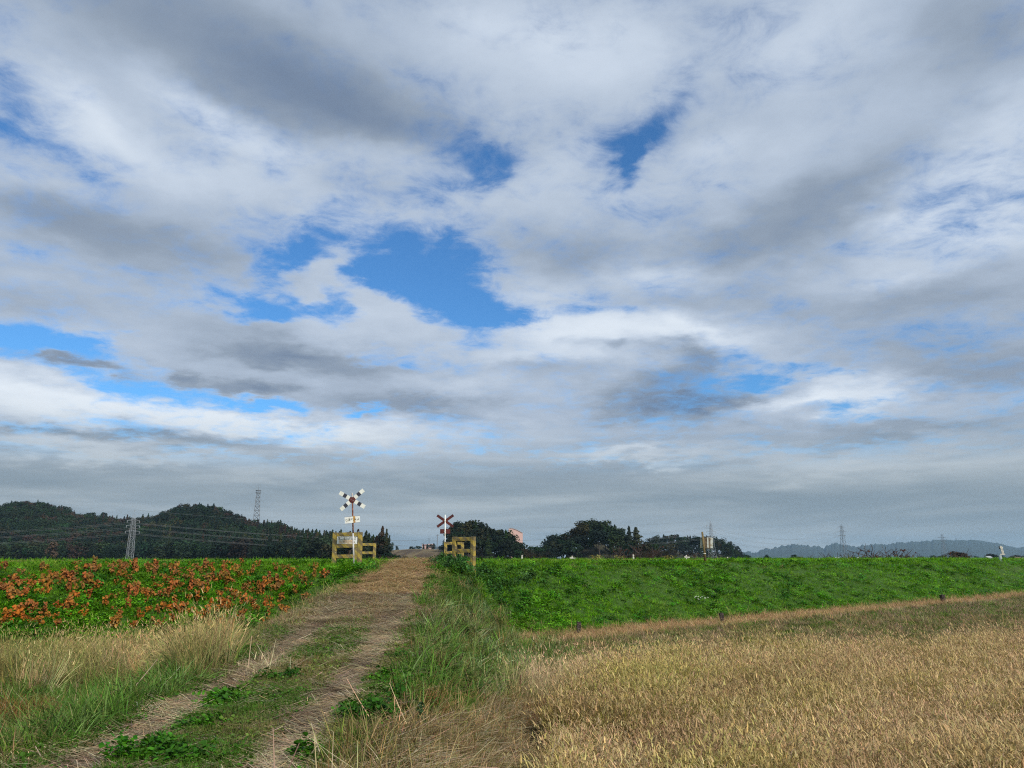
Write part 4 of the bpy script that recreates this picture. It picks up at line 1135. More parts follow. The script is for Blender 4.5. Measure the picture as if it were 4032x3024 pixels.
def crown_conifer(mb, n=620, seed=0, w=1.0):
    rs = random.Random(seed)
    for k in range(n):
        f = rs.random() ** .8; h = 2.2 + f * 7.8
        lay = .78 + .3 * math.sin(h * 5.3 + seed) + rs.uniform(-.15, .15)
        r = (1 - f) ** .75 * 1.75 * w * lay + .06; a = rs.uniform(0, 6.28)
        r *= rs.uniform(.5, 1.08)
        p = Vector((math.cos(a) * r, math.sin(a) * r, h - r * .22)); d = Vector((math.cos(a), math.sin(a), rs.uniform(-.3, .7))).normalized(); s = rs.uniform(.18, .42) * (1.1 - f * .5)
        q = d.to_track_quat('Z', 'Y'); t = rs.uniform(.35, .62); i = len(mb.v)
        for (aa, b) in ((-s, -s * .5), (s * .2, -s * .8), (s * .9, s * .2), (-s * .1, s * .7)): mb.v.append(tuple(p + q @ Vector((aa, b, 0)))); mb.c.append((t, t, t))
        mb.f.append((i, i + 1, i + 2, i + 3))
def branch(mb, p, d, L, r, depth, rs, tips, up=.25, n=5):
    q = p; seg = 3
    for k in range(seg):
        d = (d + Vector((rs.uniform(-.25, .25), rs.uniform(-.25, .25), rs.uniform(-.1, .1) + up * .25))).normalized()
        e = q + d * (L / seg); mb.tube(q, e, r * (1 - .25 * k / seg), r * (1 - .25 * (k + 1) / seg), n, False); q = e
        if depth > 0 and (k > 0 or depth < 2):
            a = rs.uniform(0, 6.28); side = Vector((math.cos(a), math.sin(a), rs.uniform(0, .7))).normalized()
            branch(mb, q, (d * .6 + side).normalized(), L * rs.uniform(.45, .72), r * .55, depth - 1, rs, tips, up, max(3, n - 1))
    tips.append(q)
    if depth > 0: branch(mb, q, (d + Vector((rs.uniform(-.4, .4), rs.uniform(-.4, .4), .2))).normalized(), L * .6, r * .6, depth - 1, rs, tips, up, max(3, n - 1))
def trunk_mesh(seed, conifer=False):
    rs = random.Random(seed); mb = MB(); mb.cur = (.5, .5, .5)
    if conifer: mb.tube((0, 0, -.5), (0, 0, 9.2), .17, .03, 6)
    else:
        q = Vector((0, 0, -.5))
        for k in range(4):
            e = q + Vector((rs.uniform(-.25, .25), rs.uniform(-.25, .25), 1.5)); mb.tube(q, e, .24 - k * .045, .24 - (k + 1) * .045, 6, False); q = e
            a = rs.uniform(0, 6.28)
            if k > 0: mb.tube(q, q + Vector((math.cos(a) * 1.5, math.sin(a) * 1.5, 1.5)), .09, .03, 5, False)
    return mb.mesh('trunk', M_BRANCH)
def bare_mesh(seed, depth=3, spread=1.0):
    rs = random.Random(seed); mb = MB(); mb.cur = (.5, .5, .5); tips = []
    branch(mb, Vector((0, 0, -.3)), Vector((rs.uniform(-.15, .15), rs.uniform(-.15, .15), 1)).normalized(), 3.4, .17, depth, rs, tips, .25, 5)
    for k in range(3):
        a = rs.uniform(0, 6.28); branch(mb, Vector((0, 0, 1.2 + k * .7)), Vector((math.cos(a) * spread, math.sin(a) * spread, .9)).normalized(), 2.8, .09, depth - 1, rs, tips, .2, 4)
    return mb, tips
CR_B = []; CR_C = []; TR_B = []; TR_C = []
for i in range(7):
    mb = MB(); crown_broad(mb, 620, i + 1, random.uniform(.85, 1.25)); CR_B.append(mb.mesh('crown', M_TREE)); TR_B.append(trunk_mesh(i))
for i in range(6):
    mb = MB(); crown_conifer(mb, 600, i + 1, random.uniform(.8, 1.25)); CR_C.append(mb.mesh('crown', M_TREE)); TR_C.append(trunk_mesh(i, True))
THICK = []
M_TWIG = plant_mat('twigs', .9, 0, .05)
for i in range(4):
    mb, tips = bare_mesh(50 + i, 3); 
    rs = random.Random(i)
    for p in tips:
        for q in range(5):
            e = p + Vector((rs.uniform(-.7, .7), rs.uniform(-.7, .7), rs.uniform(.1, 1.0))); mb.tube(p, e, .022, .012, 3, False)
    THICK.append(mb.mesh('branches', M_TWIG))
G_DARK = (0.010, 0.021, 0.012); G_MID = (0.018, 0.034, 0.014); G_OLIVE = (0.032, 0.034, 0.014); G_BROWN = (0.042, 0.028, 0.018)
tr_i = 0
def tree(x, y, z, h, kind, label, cat, name, group=None, w=1.0, tint=None):
    global tr_i
    tr_i += 1
    t = empty(name, (x, y, z), rr(0, 6.28)); t.scale = (h / 10 * w, h / 10 * w, h / 10); tag(t, label, cat, group)
    C, T = (CR_C, TR_C) if kind == 'c' else (CR_B, TR_B)
    tint = tint or random.choice([G_DARK, G_DARK, G_MID, G_MID, G_OLIVE if kind == 'b' else G_DARK])
    tint = [q * .85 for q in tint]
    tint = [q * rr(.8, 1.25) for q in tint]
    if kind == 't':
        o = bpy.data.objects.new('branches', random.choice(THICK)); COL.objects.link(o); o.parent = t; o['tint'] = tint; return t
    o = bpy.data.objects.new('trunk', random.choice(T)); COL.objects.link(o); o.parent = t
    o = bpy.data.objects.new('crown', random.choice(C)); COL.objects.link(o); o.parent = t; o['tint'] = tint
    return t

# wooded hills at the left, skyline measured in the photograph
SKY_L = [(-2600, 2060), (-1500, 2010), (-700, 2030), (-300, 2010), (0, 1987), (73, 1978), (164, 1987), (230, 2006), (328, 2029), (456, 2045), (529, 2044), (600, 2033), (674, 2002), (747, 1987), (838, 1996), (911, 2023), (966, 2043), (1020, 2058), (1094, 2054), (1139, 2078), (1185, 2087), (1276, 2093), (1367, 2097), (1458, 2112), (1513, 2135), (1535, 2200)]
su = np.array([p[0] for p in SKY_L]); sv = np.array([p[1] for p in SKY_L])
def ridge_y(u): return np.interp(u, [-600, 400, 1000, 1250, 1400, 1540], [800, 780, 700, 520, 450, 425])
def hill_l(x, y):
    u = 2016 + 3072 * x / np.maximum(y, 1)
    Yr = ridge_y(u); hs = np.maximum(0, EYE + (2197 - np.interp(u, su, sv)) / 3072 * Yr - 11.5)
    f = Yr * .60 + 5; k = sst(0, 1, (y - f) / (Yr - f)) * (1 - sst(Yr + 60, Yr + 420, y))
    return hs * k * (.9 + .2 * fbm(x, y, .012, 3, 7)) - .6
M_HILL = simple('wood_floor', (0.035, 0.035, 0.020), .95, .3, .2)
def polar_hill(name, us, ys, fn):
    mb = MB(); n = len(us)
    X = np.array([[(u - 2016) / 3072 * y for u in us] for y in ys]); Y = np.repeat(np.array(ys)[:, None], n, 1); Z = fn(X, Y)
    mb.v = [tuple(p) for p in np.stack([X, Y, Z], -1).reshape(-1, 3)]; mb.c = [(.5, .5, .5)] * len(mb.v)
    for j in range(len(ys) - 1):
        for i in range(n - 1): a = j * n + i; mb.f.append((a, a + 1, a + n + 1, a + n))
    o = mb.build(name, M_HILL, smooth=True); tag(o, kind='structure'); return o
polar_hill('wooded_hills', np.linspace(-2600, 1560, 120), np.linspace(400, 1250, 60), hill_l)
FOREST = bpy.data.collections.new('shapes_forest')
for i in range(5):
    mb = MB(); crown_broad(mb, 420, 20 + i, rr(.9, 1.3)); mb.cur = (.4, .35, .4); mb.tube((0, 0, -.5), (0, 0, 5), .22, .12, 5); o = bpy.data.objects.new('forest_%02d' % i, mb.mesh('forest', M_TREE)); FOREST.objects.link(o)
for i in range(4):
    mb = MB(); crown_conifer(mb, 380, 30 + i, rr(.9, 1.2)); mb.cur = (.6, .5, .5); mb.tube((0, 0, -.5), (0, 0, 8), .18, .05, 5); o = bpy.data.objects.new('forest_%02d' % (5 + i), mb.mesh('forest', M_TREE)); FOREST.objects.link(o)
def forest_left():
    n = 12000; u = rng.uniform(-2500, 1530, n); y = rng.uniform(0, 1, n)
    Yr = ridge_y(u); y = Yr * .60 + y * (Yr * .46); x = (u - 2016) / 3072 * y
    k = rng.random(n) < (y / 800) ** 1.2; x, y, u = x[k], y[k], u[k]; n = len(x); Yr = ridge_y(u)
    z = np.maximum(hill_l(x, y), -.2); front = y < Yr * .66
    size = np.where(front, rng.uniform(1.0, 1.5, n), rng.uniform(.75, 1.25, n)) * np.interp(u, [900, 1400], [1.0, .8])
    con = rng.random(n) < np.interp(u, [0, 900, 1200, 1500], [.08, .12, .6, .9])
    which = np.where(con, rng.integers(5, 9, n), rng.integers(0, 5, n))
    pn = fbm(x, y, .02, 3, 19); t = blend(vary(G_DARK, n, .3), vary(G_MID, n, .3), sst(.4, .6, pn))
    t = blend(t, vary(G_OLIVE, n, .3), (rng.random(n) < .12) * 1.0); t = blend(t, vary(G_BROWN, n, .25), ((fbm(x, y, .035, 3, 29) > .60) & (rng.random(n) < .6)) * 1.0)
    size = np.where(con, size * 1.15, size)
    sz = np.stack([size * rng.uniform(.9, 1.35, n)] * 2 + [size], -1)
    o = scatter('forest', FOREST, np.stack([x, y, z], -1), sz, turns(n, .04), t, which); return o
forest_left()
# trees that stand out along the left skyline: (column, top row, kind, width)
names = {'b': ('broadleaf_tree', 'tree'), 'c': ('conifer_tree', 'conifer'), 't': ('bare_tree', 'bare tree')}
ridge_trees = [(60, 1974, 'b'), (92, 1976, 'b'), (180, 1984, 'b'), (220, 1993, 'b'), (248, 1994, 'b'), (268, 2008, 'b'), (300, 2024, 't'), (322, 2028, 'b'), (352, 2018, 'b'), (365, 2022, 'b'), (380, 2020, 't'), (396, 2016, 'b'), (415, 2024, 'c'), (432, 2032, 'b'), (452, 2040, 'b'), (486, 2036, 'c'), (500, 2038, 'c'), (640, 2014, 'b'), (700, 1988, 'b'), (725, 1984, 'b'), (770, 1984, 't'), (795, 1986, 'b'), (830, 1992, 'b'), (870, 2006, 'b'), (899, 2014, 'b'), (917, 2026, 'b'),
               (936, 2038, 'c'), (950, 2042, 'b'), (963, 2045, 'c'), (1000, 2046, 'b'), (1016, 2050, 'c'), (1024, 2056, 'b'), (1068, 2064, 'b'), (1085, 2056, 'b'), (1104, 2050, 'c'), (1122, 2058, 'b'), (1135, 2070, 'b'), (1162, 2088, 'b'), (1180, 2086, 'b'), (1195, 2083, 'c'), (1215, 2084, 'c'), (1232, 2086, 'c'), (1247, 2085, 'c'), (1260, 2090, 'c'), (1286, 2090, 'c'), (1300, 2094, 'c'), (1311, 2088, 'c'), (1324, 2094, 'c'), (1338, 2094, 'c'), (1440, 2100, 'c'), (1455, 2101, 'c'), (1472, 2107, 'c'), (1493, 2106, 'c'), (1484, 2122, 'c'), (1502, 2128, 'c'), (1512, 2140, 'c'), (1400, 2102, 'c'), (1420, 2104, 'c'), (1375, 2097, 'c')]
def where(u): return ('left hill' if u < 300 else 'saddle behind the left pylon' if u < 560 else 'middle hill' if u < 930 else 'ridge around the telecom tower' if u < 1150 else 'low wood right of the hills' if u < 1360 else 'wood behind the name board frame')
for u, v, k in ridge_trees:
    Yr = float(ridge_y(u)) * (1.0 if u < 1150 else .97); x = (u - 2016) / 3072 * Yr; zt = EYE + (2197 - v) / 3072 * Yr
    gz = max(0.0, float(hill_l(np.array([x]), np.array([Yr]))[0])); h = max(6.0, zt - gz) if u < 1400 else zt - gz
    nm, ct = names[k]; w = {'c': 1.35, 'b': 1.05, 't': 1.0}[k]
    tree(x, Yr, zt - h, h, k, '%s rising on the skyline of the %s' % ({'c': 'dark pointed conifer', 'b': 'rounded dark tree', 't': 'pale leafless tree'}[k], where(u)), ct, nm, '%s trees on the skyline, %s' % ({'c': 'pointed', 'b': 'rounded', 't': 'leafless'}[k], where(u)), w, G_BROWN if k == 't' else None)

# wooded knolls right of the crossing
def grove(outline, y0, y1, n, label, kinds, seed, wfac=1.0, hmax=11.0, mid=.5):
    random.seed(seed); ou = np.array([p[0] for p in outline]); ov = np.array([p[1] for p in outline]); yc = (y0 + y1) / 2
    def kn(x, y):
        u = 2016 + 3072 * x / np.maximum(y, 1); hs = np.maximum(0, EYE + (2197 - np.interp(u, ou, ov)) / 3072 * yc - hmax)
        return hs * sst(y0 - 8, yc, y) * (1 - sst(y1, y1 + 40, y)) - .5
    polar_hill('knoll', np.linspace(ou[0] - 20, ou[-1] + 20, 40), np.linspace(y0 - 15, y1 + 50, 20), kn)
    for i in range(n):
        f = (i + .5) / n; u = ou[0] + 8 + (ou[-1] - ou[0] - 16) * ((i * .618) % 1); y = y1 - (y1 - y0) * f
        x = (u - 2016) / 3072 * y; gz = max(0, float(kn(np.array([x]), np.array([y]))[0]))
        ztop = EYE + (2197 - float(np.interp(u, ou, ov))) / 3072 * y
        zt = ztop * (rr(.97, 1.02) if f < mid else rr(.55, .9)); h = min(max(zt - gz, 4.0), hmax * rr(.95, 1.15)); k = random.choice(kinds)
        nm, ct = names[k]
        row = 'at the top' if f < mid else 'in front'
        third = ('left', 'middle', 'right')[min(2, int(3 * (u - ou[0]) / (ou[-1] - ou[0])))]
        kd = {'c': 'dark pointed conifer', 'b': 'dark rounded evergreen', 't': 'leafless brown tree'}[k]
        tree(x, y, zt - h, h, k, '%s %s, %s third, %s' % (kd, row, third, label), ct, nm, '%ss %s, %s third, %s' % (kd, row, third, label), wfac * (1.15 if k == 'b' else 1.3), G_BROWN if k == 't' else None)
O1 = [(1752, 2190), (1762, 2105), (1778, 2080), (1797, 2055), (1815, 2051), (1860, 2048), (1890, 2056), (1910, 2068), (1945, 2080), (1965, 2081), (1985, 2086), (2003, 2090), (2020, 2106), (2035, 2128), (2055, 2150), (2080, 2160)]
grove(O1, 325, 370, 54, 'wooded knoll behind the right barrier frames', 'bbbbc', 3, 1.0)
O2 = [(2080, 2160), (2150, 2142), (2168, 2104), (2192, 2098), (2206, 2125), (2222, 2102), (2240, 2082), (2270, 2073), (2290, 2060), (2310, 2047), (2345, 2041), (2375, 2049), (2400, 2068), (2420, 2064), (2445, 2080), (2456, 2108), (2485, 2135)]
grove(O2, 355, 405, 62, 'round wooded knoll left of the twin conifers', 'bbbbbc', 4, 1.05)
O3 = [(2500, 2180), (2530, 2146), (2552, 2124), (2566, 2112), (2590, 2109), (2640, 2104), (2660, 2107), (2720, 2113), (2760, 2109), (2800, 2109), (2835, 2119), (2870, 2131), (2890, 2151), (2905, 2168), (2930, 2180), (2955, 2192)]
grove(O3, 560, 640, 70, 'wooded ridge behind the box pole', 'bbbcc', 6, 1.1, 12)
O4 = [(2440, 2150), (2480, 2128), (2520, 2132), (2560, 2138), (2620, 2146), (2640, 2160)]
grove(O4, 300, 345, 26, 'brown thicket between the two woods', 'tttb', 8, 1.3, 8)
O5 = [(2040, 2165), (2070, 2148), (2095, 2150), (2120, 2145), (2150, 2150)]
grove(O5, 330, 350, 9, 'gap right of the pink building', 'ttb', 9, 1.2, 8)
def lone(u, vt, vb, Y, k, w, label, tint=None, cat=None):
    zt = EYE + (2197 - vt) / 3072 * Y; zb = max(0, EYE + (2197 - vb) / 3072 * Y) if vb else 0
    nm, ct = names[k]; return tree((u - 2016) / 3072 * Y, Y, zb, zt - zb, k, label, cat or ct, nm, None, w, tint)
lone(2476, 2074, 0, 372, 'c', 1.25, 'slimmer left one of the twin conifers right of the round knoll', G_MID)
lone(2503, 2079, 0, 372, 'c', 1.9, 'broader right one of the twin conifers right of the round knoll', G_OLIVE)
lone(1546, 2134, 2178, 560, 'b', .62, 'taller tree of the pair on the brown field skyline left of the crossing', G_MID)
lone(1530, 2146, 2178, 560, 'b', .7, 'low tree left of the tall one on the brown field skyline', G_DARK)
lone(1566, 2147, 2178, 560, 'b', .6, 'small round tree right of the tall one on the brown field skyline', G_DARK)
lone(1534, 2136, 2175, 600, 't', 1.0, 'bare pale tree behind the pair on the brown field skyline', G_BROWN)
for u, vt, k, w, lab in ((1620, 2152, 'b', 1.0, 'leftmost low tree beyond the brown field'), (1631, 2155, 'b', .8, 'tiny tree second from the left beyond the brown field'), (1649, 2149, 'b', 1.2, 'wide dark tree beyond the brown field, left of the pink roofs'), (1670, 2143, 'c', .9, 'pointed tree below the pink roofs'),
                         (1684, 2143, 'c', .9, 'second pointed tree below the pink roofs'), (1695, 2142, 'b', .8, 'round tree right of the pink roofs'), (1710, 2141, 'c', 1.5, 'wide conifer left of the tall utility pole'), (1732, 2152, 'b', 1.2, 'low tree at the foot of the tall utility pole'), (1747, 2144, 'b', 1.2, 'dark tree at the left foot of the wooded knoll')):
    lone(u, vt, 2172, 640, k, w * 1.9, lab, random.choice([G_DARK, G_MID]))
for i, (u, vt, Y, w, h0, lab) in enumerate(((1535, 2168, 175, 1.6, 0, 'dark scrub bush at the left foot of the brown field'), (1558, 2176, 172, 1.8, 0, 'dark scrub bush beside the straw crest of the path'), (1582, 2185, 170, 1.8, 0, 'low scrub bush right of the darker ones at the straw crest'), (1520, 2180, 165, 1.6, 0, 'low bush under the last conifers left of the path'), (1505, 2150, 180, 1.2, 0, 'shrub in front of the last conifers left of the path'))):
    lone(u, vt, 0, Y, 'b', w, lab, random.choice([G_DARK, (0.035, 0.03, 0.02)]), 'bush')
# plain at the right
for u, vt, Y, k, w, lab, ti in ((3008, 2180, 420, 'b', .85, 'small dark tree standing alone on the plain right of the wooded ridge', G_DARK), (2962, 2197, 400, 'b', 2.4, 'low round bush on the plain just right of the wooded ridge', G_DARK), (3125, 2182, 380, 'b', 1.5, 'dark round tree on the plain left of the bare persimmons', G_MID), (3142, 2190, 385, 'b', 1.3, 'small tree hugging the dark round one on the plain', G_DARK),
                                (3735, 2172, 330, 'b', 1.0, 'left half of the round brown tree group left of the greenhouse', G_BROWN), (3760, 2168, 330, 'b', 1.1, 'middle of the round brown tree group left of the greenhouse', G_BROWN), (3786, 2174, 330, 'b', 1.0, 'right half of the round brown tree group left of the greenhouse', G_BROWN),
                                (3830, 2189, 700, 'b', 1.5, 'low dark tree behind the greenhouse', G_DARK), (3880, 2178, 760, 'b', 1.3, 'grey tree behind the greenhouse', G_OLIVE), (3905, 2180, 620, 'b', 1.6, 'dark flat topped tree left of the white marker', G_DARK), (3930, 2184, 620, 'b', 1.5, 'dark tree just left of the white marker', G_DARK), (3965, 2186, 640, 'b', 1.4, 'dark tree just right of the white marker', G_BROWN),
                                (3990, 2184, 700, 'b', 1.6, 'brownish tree behind the white buildings', G_BROWN), (4018, 2182, 700, 'b', 1.6, 'brownish tree at the right edge behind the white buildings', G_BROWN), (3180, 2196, 640, 'b', 2.0, 'faint low tree right of the dark round tree', G_MID), (3240, 2194, 700, 'b', 2.0, 'faint grey green tree behind the grey roofed house', G_MID), (3265, 2191, 640, 'b', 1.3, 'small tree left of the grey roofed house', G_DARK),
                                (3345, 2191, 560, 'b', 1.8, 'low wide tree right of the lattice pylon on the plain', G_DARK), (3400, 2189, 560, 'b', 2.0, 'low tree behind the biggest bare persimmon', G_BROWN), (3440, 2188, 600, 'b', 2.0, 'grey tree behind the biggest bare persimmon', G_OLIVE), (3490, 2190, 640, 'b', 2.0, 'faint tree left of the slim bare persimmon', G_OLIVE), (3560, 2188, 700, 'b', 2.2, 'faint grey tree right of the slim bare persimmon', G_MID),
                                (3610, 2190, 760, 'b', 2.2, 'low faint tree on the plain between the persimmons and the far pylon', G_MID), (3665, 2184, 640, 'b', 1.8, 'grey tree left of the far pylon foot', G_MID), (3695, 2182, 640, 'b', 1.6, 'grey tree at the far pylon foot', G_OLIVE), (3060, 2199, 700, 'b', 2.5, 'very low faint tree between the two dark trees of the plain', G_MID)):
    lone(u, vt, 0, Y, k, w * 1.3, lab, ti)
# bare persimmon trees with their last leaves
def persimmon(u, vt, Y, seed, lab, wide=1.0):
    zt = EYE + (2197 - vt) / 3072 * Y; rs = random.Random(seed); mb = MB(); tips = []; mb.cur = (.5, .5, .5)
    x = (u - 2016) / 3072 * Y; t = empty('persimmon_tree', (x, Y, 0), 0); tag(t, lab, 'bare tree', 'bare persimmon trees behind the right bank')
    mb.tube((0, 0, -.3), (.05, 0, 1.8), .11, .085, 6, False)
    for k in range(5):
        a = rs.uniform(0, 6.28) if k else 0.3; branch(mb, Vector((.05, 0, 1.2 + .15 * k)), Vector((math.cos(a) * wide, math.sin(a) * .6, .75)).normalized(), 1.7, .065, 2, rs, tips, .12, 5)
    o = mb.build('branches', M_BRANCH, t)
    zm = max(v[2] for v in mb.v); t.scale = (zt / zm * wide * 1.25, zt / zm * 1.1, zt / zm)
    lm = MB()
    for p in rs.sample(tips, min(9, len(tips))):
        for q in range(3): leaf(lm, p + Vector((rs.uniform(-.1, .1), rs.uniform(-.1, .1), rs.uniform(-.15, .05))), (rs.uniform(-1, 1), -1, rs.uniform(-.3, .5)), rs.uniform(.10, .2), (.5, .5, .5), rs.uniform(0, 6))
    o = lm.build('last_leaves', M_LEAF, t); o['tint'] = [.055, .022, .014]
for u, vt, Y, sd_, lab, wd in ((3222, 2183, 118, 1, 'leftmost low persimmon with one long bare arm', 1.5), (3252, 2168, 120, 2, 'second persimmon from the left, slim and forked', .8), (3322, 2172, 122, 3, 'bare persimmon right beside the lattice pylon of the plain', .7), (3385, 2165, 114, 4, 'wide persimmon left of the tallest one', 1.5), (3462, 2142, 112, 5, 'tallest bare persimmon with spreading forked trunk', 1.25),
                               (3520, 2172, 113, 12, 'low leaning persimmon right of the tallest one', 1.2), (3542, 2155, 112, 7, 'slim upright persimmon with a leaf tuft at its tip', .55), (3582, 2176, 118, 8, 'thin small persimmon right of the slim upright one', .6), (3780, 2162, 108, 9, 'bare persimmon in front of the greenhouse', 1.2), (3752, 2175, 110, 13, 'low bare persimmon before the round brown trees', 1.3)):
    persimmon(u, vt, Y, sd_, lab, wd)
def dark_bare(u, vt, Y, seed, lab):
    persimmon(u, vt, Y, seed, lab, .8)
dark_bare(2462, 2150, 120, 21, 'black leafless tree leaning before the brown thicket'); dark_bare(2528, 2135, 125, 22, 'tall black branching tree before the brown thicket'); dark_bare(2745, 2168, 115, 23, 'dark bare tree just left of the box pole')

# far blue hills at the right
SKY_R = [(2300, 2192), (2700, 2188), (2900, 2178), (2935, 2172), (2960, 2176), (2990, 2166), (3040, 2158), (3080, 2150), (3130, 2145), (3180, 2152), (3230, 2157), (3260, 2147), (3290, 2140), (3310, 2148), (3345, 2151), (3400, 2150), (3440, 2145), (3480, 2143), (3540, 2137), (3600, 2134), (3650, 2132), (3700, 2127), (3760, 2130), (3830, 2129), (3880, 2135), (3930, 2142), (3960, 2150), (3990, 2157), (4015, 2156), (4032, 2152), (4200, 2130), (4500, 2150), (5200, 2140), (6000, 2170)]
ru = np.array([p[0] for p in SKY_R]); rv = np.array([p[1] for p in SKY_R])
def far_hills():
    us = np.arange(2300, 5000, 2.6); ys = np.array([2700, 2850, 3000, 3120, 3220, 3300, 3360, 3400, 3440, 3520, 3700, 3850.]) * 1.78
    tb = (fbm(us, us * 0, .085, 4, 3) - .5) * 14 + (fbm(us, us * 0, .35, 2, 5) - .5) * 8
    tb[us > 3680] *= .45
    Hr = (2197 - np.interp(us, ru, rv)) / 3072 * 6052 + EYE + tb * 1.9
    prof = np.interp(ys, [4806, 6052, 6853], [0, 1, 0]) ** .75
    mb = MB(); n = len(us)
    for j, y in enumerate(ys):
        wob = fbm(us * .9, us * 0 + y * .02, .008, 3, 6) * .35 + .78
        z = Hr * prof[j] * (1 if abs(y - 6052) < 1 else np.minimum(wob, 1.0)) - (1.0 if prof[j] == 0 else 0)
        for i, u in enumerate(us): mb.v.append(((u - 2016) / 3072 * y, y, float(z[i]))); mb.c.append((.5, .5, .5))
    for j in range(len(ys) - 1):
        for i in range(n - 1): a = j * n + i; mb.f.append((a, a + 1, a + n + 1, a + n))
    o = mb.build('distant_hills', simple('distant_woods', (0.016, 0.028, 0.022), .95, .35, .012), smooth=True); tag(o, kind='structure')
far_hills()

# ------------------------------------------------------------------ pylons, tower, wires, poles
def lattice(mb, w0, w1, z0, z1, n, r, rd=None):
    """four legs with crossed bracing between two heights"""
    rd = rd or r * .55; pr = None
    for k in range(n + 1):
        f = (k / n) ** .9; w = w0 + (w1 - w0) * f; z = z0 + (z1 - z0) * f
        c = [Vector((sx_ * w / 2, sy * w / 2, z)) for sx_, sy in ((-1, -1), (1, -1), (1, 1), (-1, 1))]
        if pr:
            for q in range(4):
                mb.tube(pr[q], c[q], r, r, 4, False); mb.tube(pr[q], c[(q + 1) % 4], rd, rd, 3, False); mb.tube(pr[(q + 1) % 4], c[q], rd, rd, 3, False)
        if k in (0,) or True:
            for q in range(4): mb.tube(c[q], c[(q + 1) % 4], rd, rd, 3, False)
        pr = c
def pylon(u, vtop, Y, rz, wb, arms, label, mat, r=.16, name='lattice_pylon', group='power line pylons', top_w=.9, body_top=.86, arm_v=None):
    H_ = EYE + (2197 - vtop) / 3072 * Y; x = (u - 2016) / 3072 * Y
    t = empty(name, (x, Y, 0), rz); tag(t, label, 'pylon', group)
    mb = MB(); lattice(mb, wb, top_w * 1.6, 0, H_ * .62, 5, r); mb.build('lower_lattice', mat, t)
    mb = MB(); lattice(mb, top_w * 1.6, top_w, H_ * .62, H_ * body_top, 5, r * .8)
    for sx_ in (-1, 1):
        for sy in (-1, 1): mb.tube((sx_ * top_w / 2, sy * top_w / 2, H_ * body_top), (0, 0, H_), r * .6, r * .4, 4, False)
    mb.build('upper_lattice', mat, t)
    ends = []
    for f, L_ in arms:
        z = H_ * f; mb = MB()
        for sx_ in (-1, 1):
            for sy in (-1, 1): mb.tube((sx_ * top_w / 2, sy * top_w / 2, z + .5), (sx_ * L_, 0, z + .15), r * .6, r * .5, 4, False); mb.tube((sx_ * top_w / 2, sy * top_w / 2, z - .2), (sx_ * L_, 0, z + .1), r * .6, r * .5, 4, False)
        a = mb.build('cross_arm', mat, t)
        for sx_ in (-1, 1):
            ib = MB(); ib.tube((sx_ * L_, 0, z + .1), (sx_ * L_, 0, z - 1.0), .10, .10, 5); ib.build('insulator', mat, a)
            ends.append(Vector((x, Y, 0)) + Matrix.Rotation(rz, 3, 'Z') @ Vector((sx_ * L_, 0, z - 1.0)))
    ends.append(Vector((x, Y, H_)))
    return ends
AR = [(.60, 2.3), (.705, 2.3), (.80, 2.6)]
AR = [(.60, 3.3), (.705, 3.1), (.80, 2.9)]
pA = pylon(524, 2012, 380, R(48), 2.8, AR, 'white lattice pylon standing before the saddle of the left hills', M_STEEL, .075, body_top=.86, top_w=1.25)
pB = pylon(2798, 2053, 485, R(40), 4.2, [(.62, 4.4), (.74, 4.7), (.87, 4.4)], 'lattice pylon behind the leaning box pole', M_STEEL, .085, body_top=.92, top_w=1.0)
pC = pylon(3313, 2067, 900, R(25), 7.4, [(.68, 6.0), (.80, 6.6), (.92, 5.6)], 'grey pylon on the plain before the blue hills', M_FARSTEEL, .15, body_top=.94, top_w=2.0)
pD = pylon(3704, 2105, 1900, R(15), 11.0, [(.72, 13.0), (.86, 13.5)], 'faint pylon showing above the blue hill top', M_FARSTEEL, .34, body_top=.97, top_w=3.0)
def wire(a, b, sag, label, r=.05, n=26, mat=None):
    mb = MB(); pr = None
    for k in range(n + 1):
        f = k / n; p = Vector(a).lerp(Vector(b), f); p.z -= 4 * sag * f * (1 - f)
        if pr: mb.tube(pr, p, r, r, 4, False)
        pr = p
    o = mb.build('power_line', mat or M_WIRE); tag(o, label, 'wire', 'overhead wires'); return o
side = {0: 'near', 1: 'far'}; lev = ['lowest', 'middle', 'top']
for k in range(6): wire(pA[k], pB[k], 8.5, 'wire from the left pylon to the box pole pylon, %s arm, %s side' % (lev[k // 2], side[k % 2]), .034, 60)
wire(pA[6], pB[6], 6.5, 'ground wire joining the tips of the left pylon and the box pole pylon', .028, 60)
off = Vector((-330, -75, 0))
for k in range(6): wire(pA[k] + off + Vector((0, 0, 1)), pA[k], 9, 'wire leaving the left pylon towards the left edge, %s arm, %s side' % (lev[k // 2], side[k % 2]), .032, 40)
for k in range(6): wire(pB[k], pC[k], 10, 'wire from the box pole pylon to the grey pylon, %s arm, %s side' % (lev[k // 2], side[k % 2]), .038, 50)
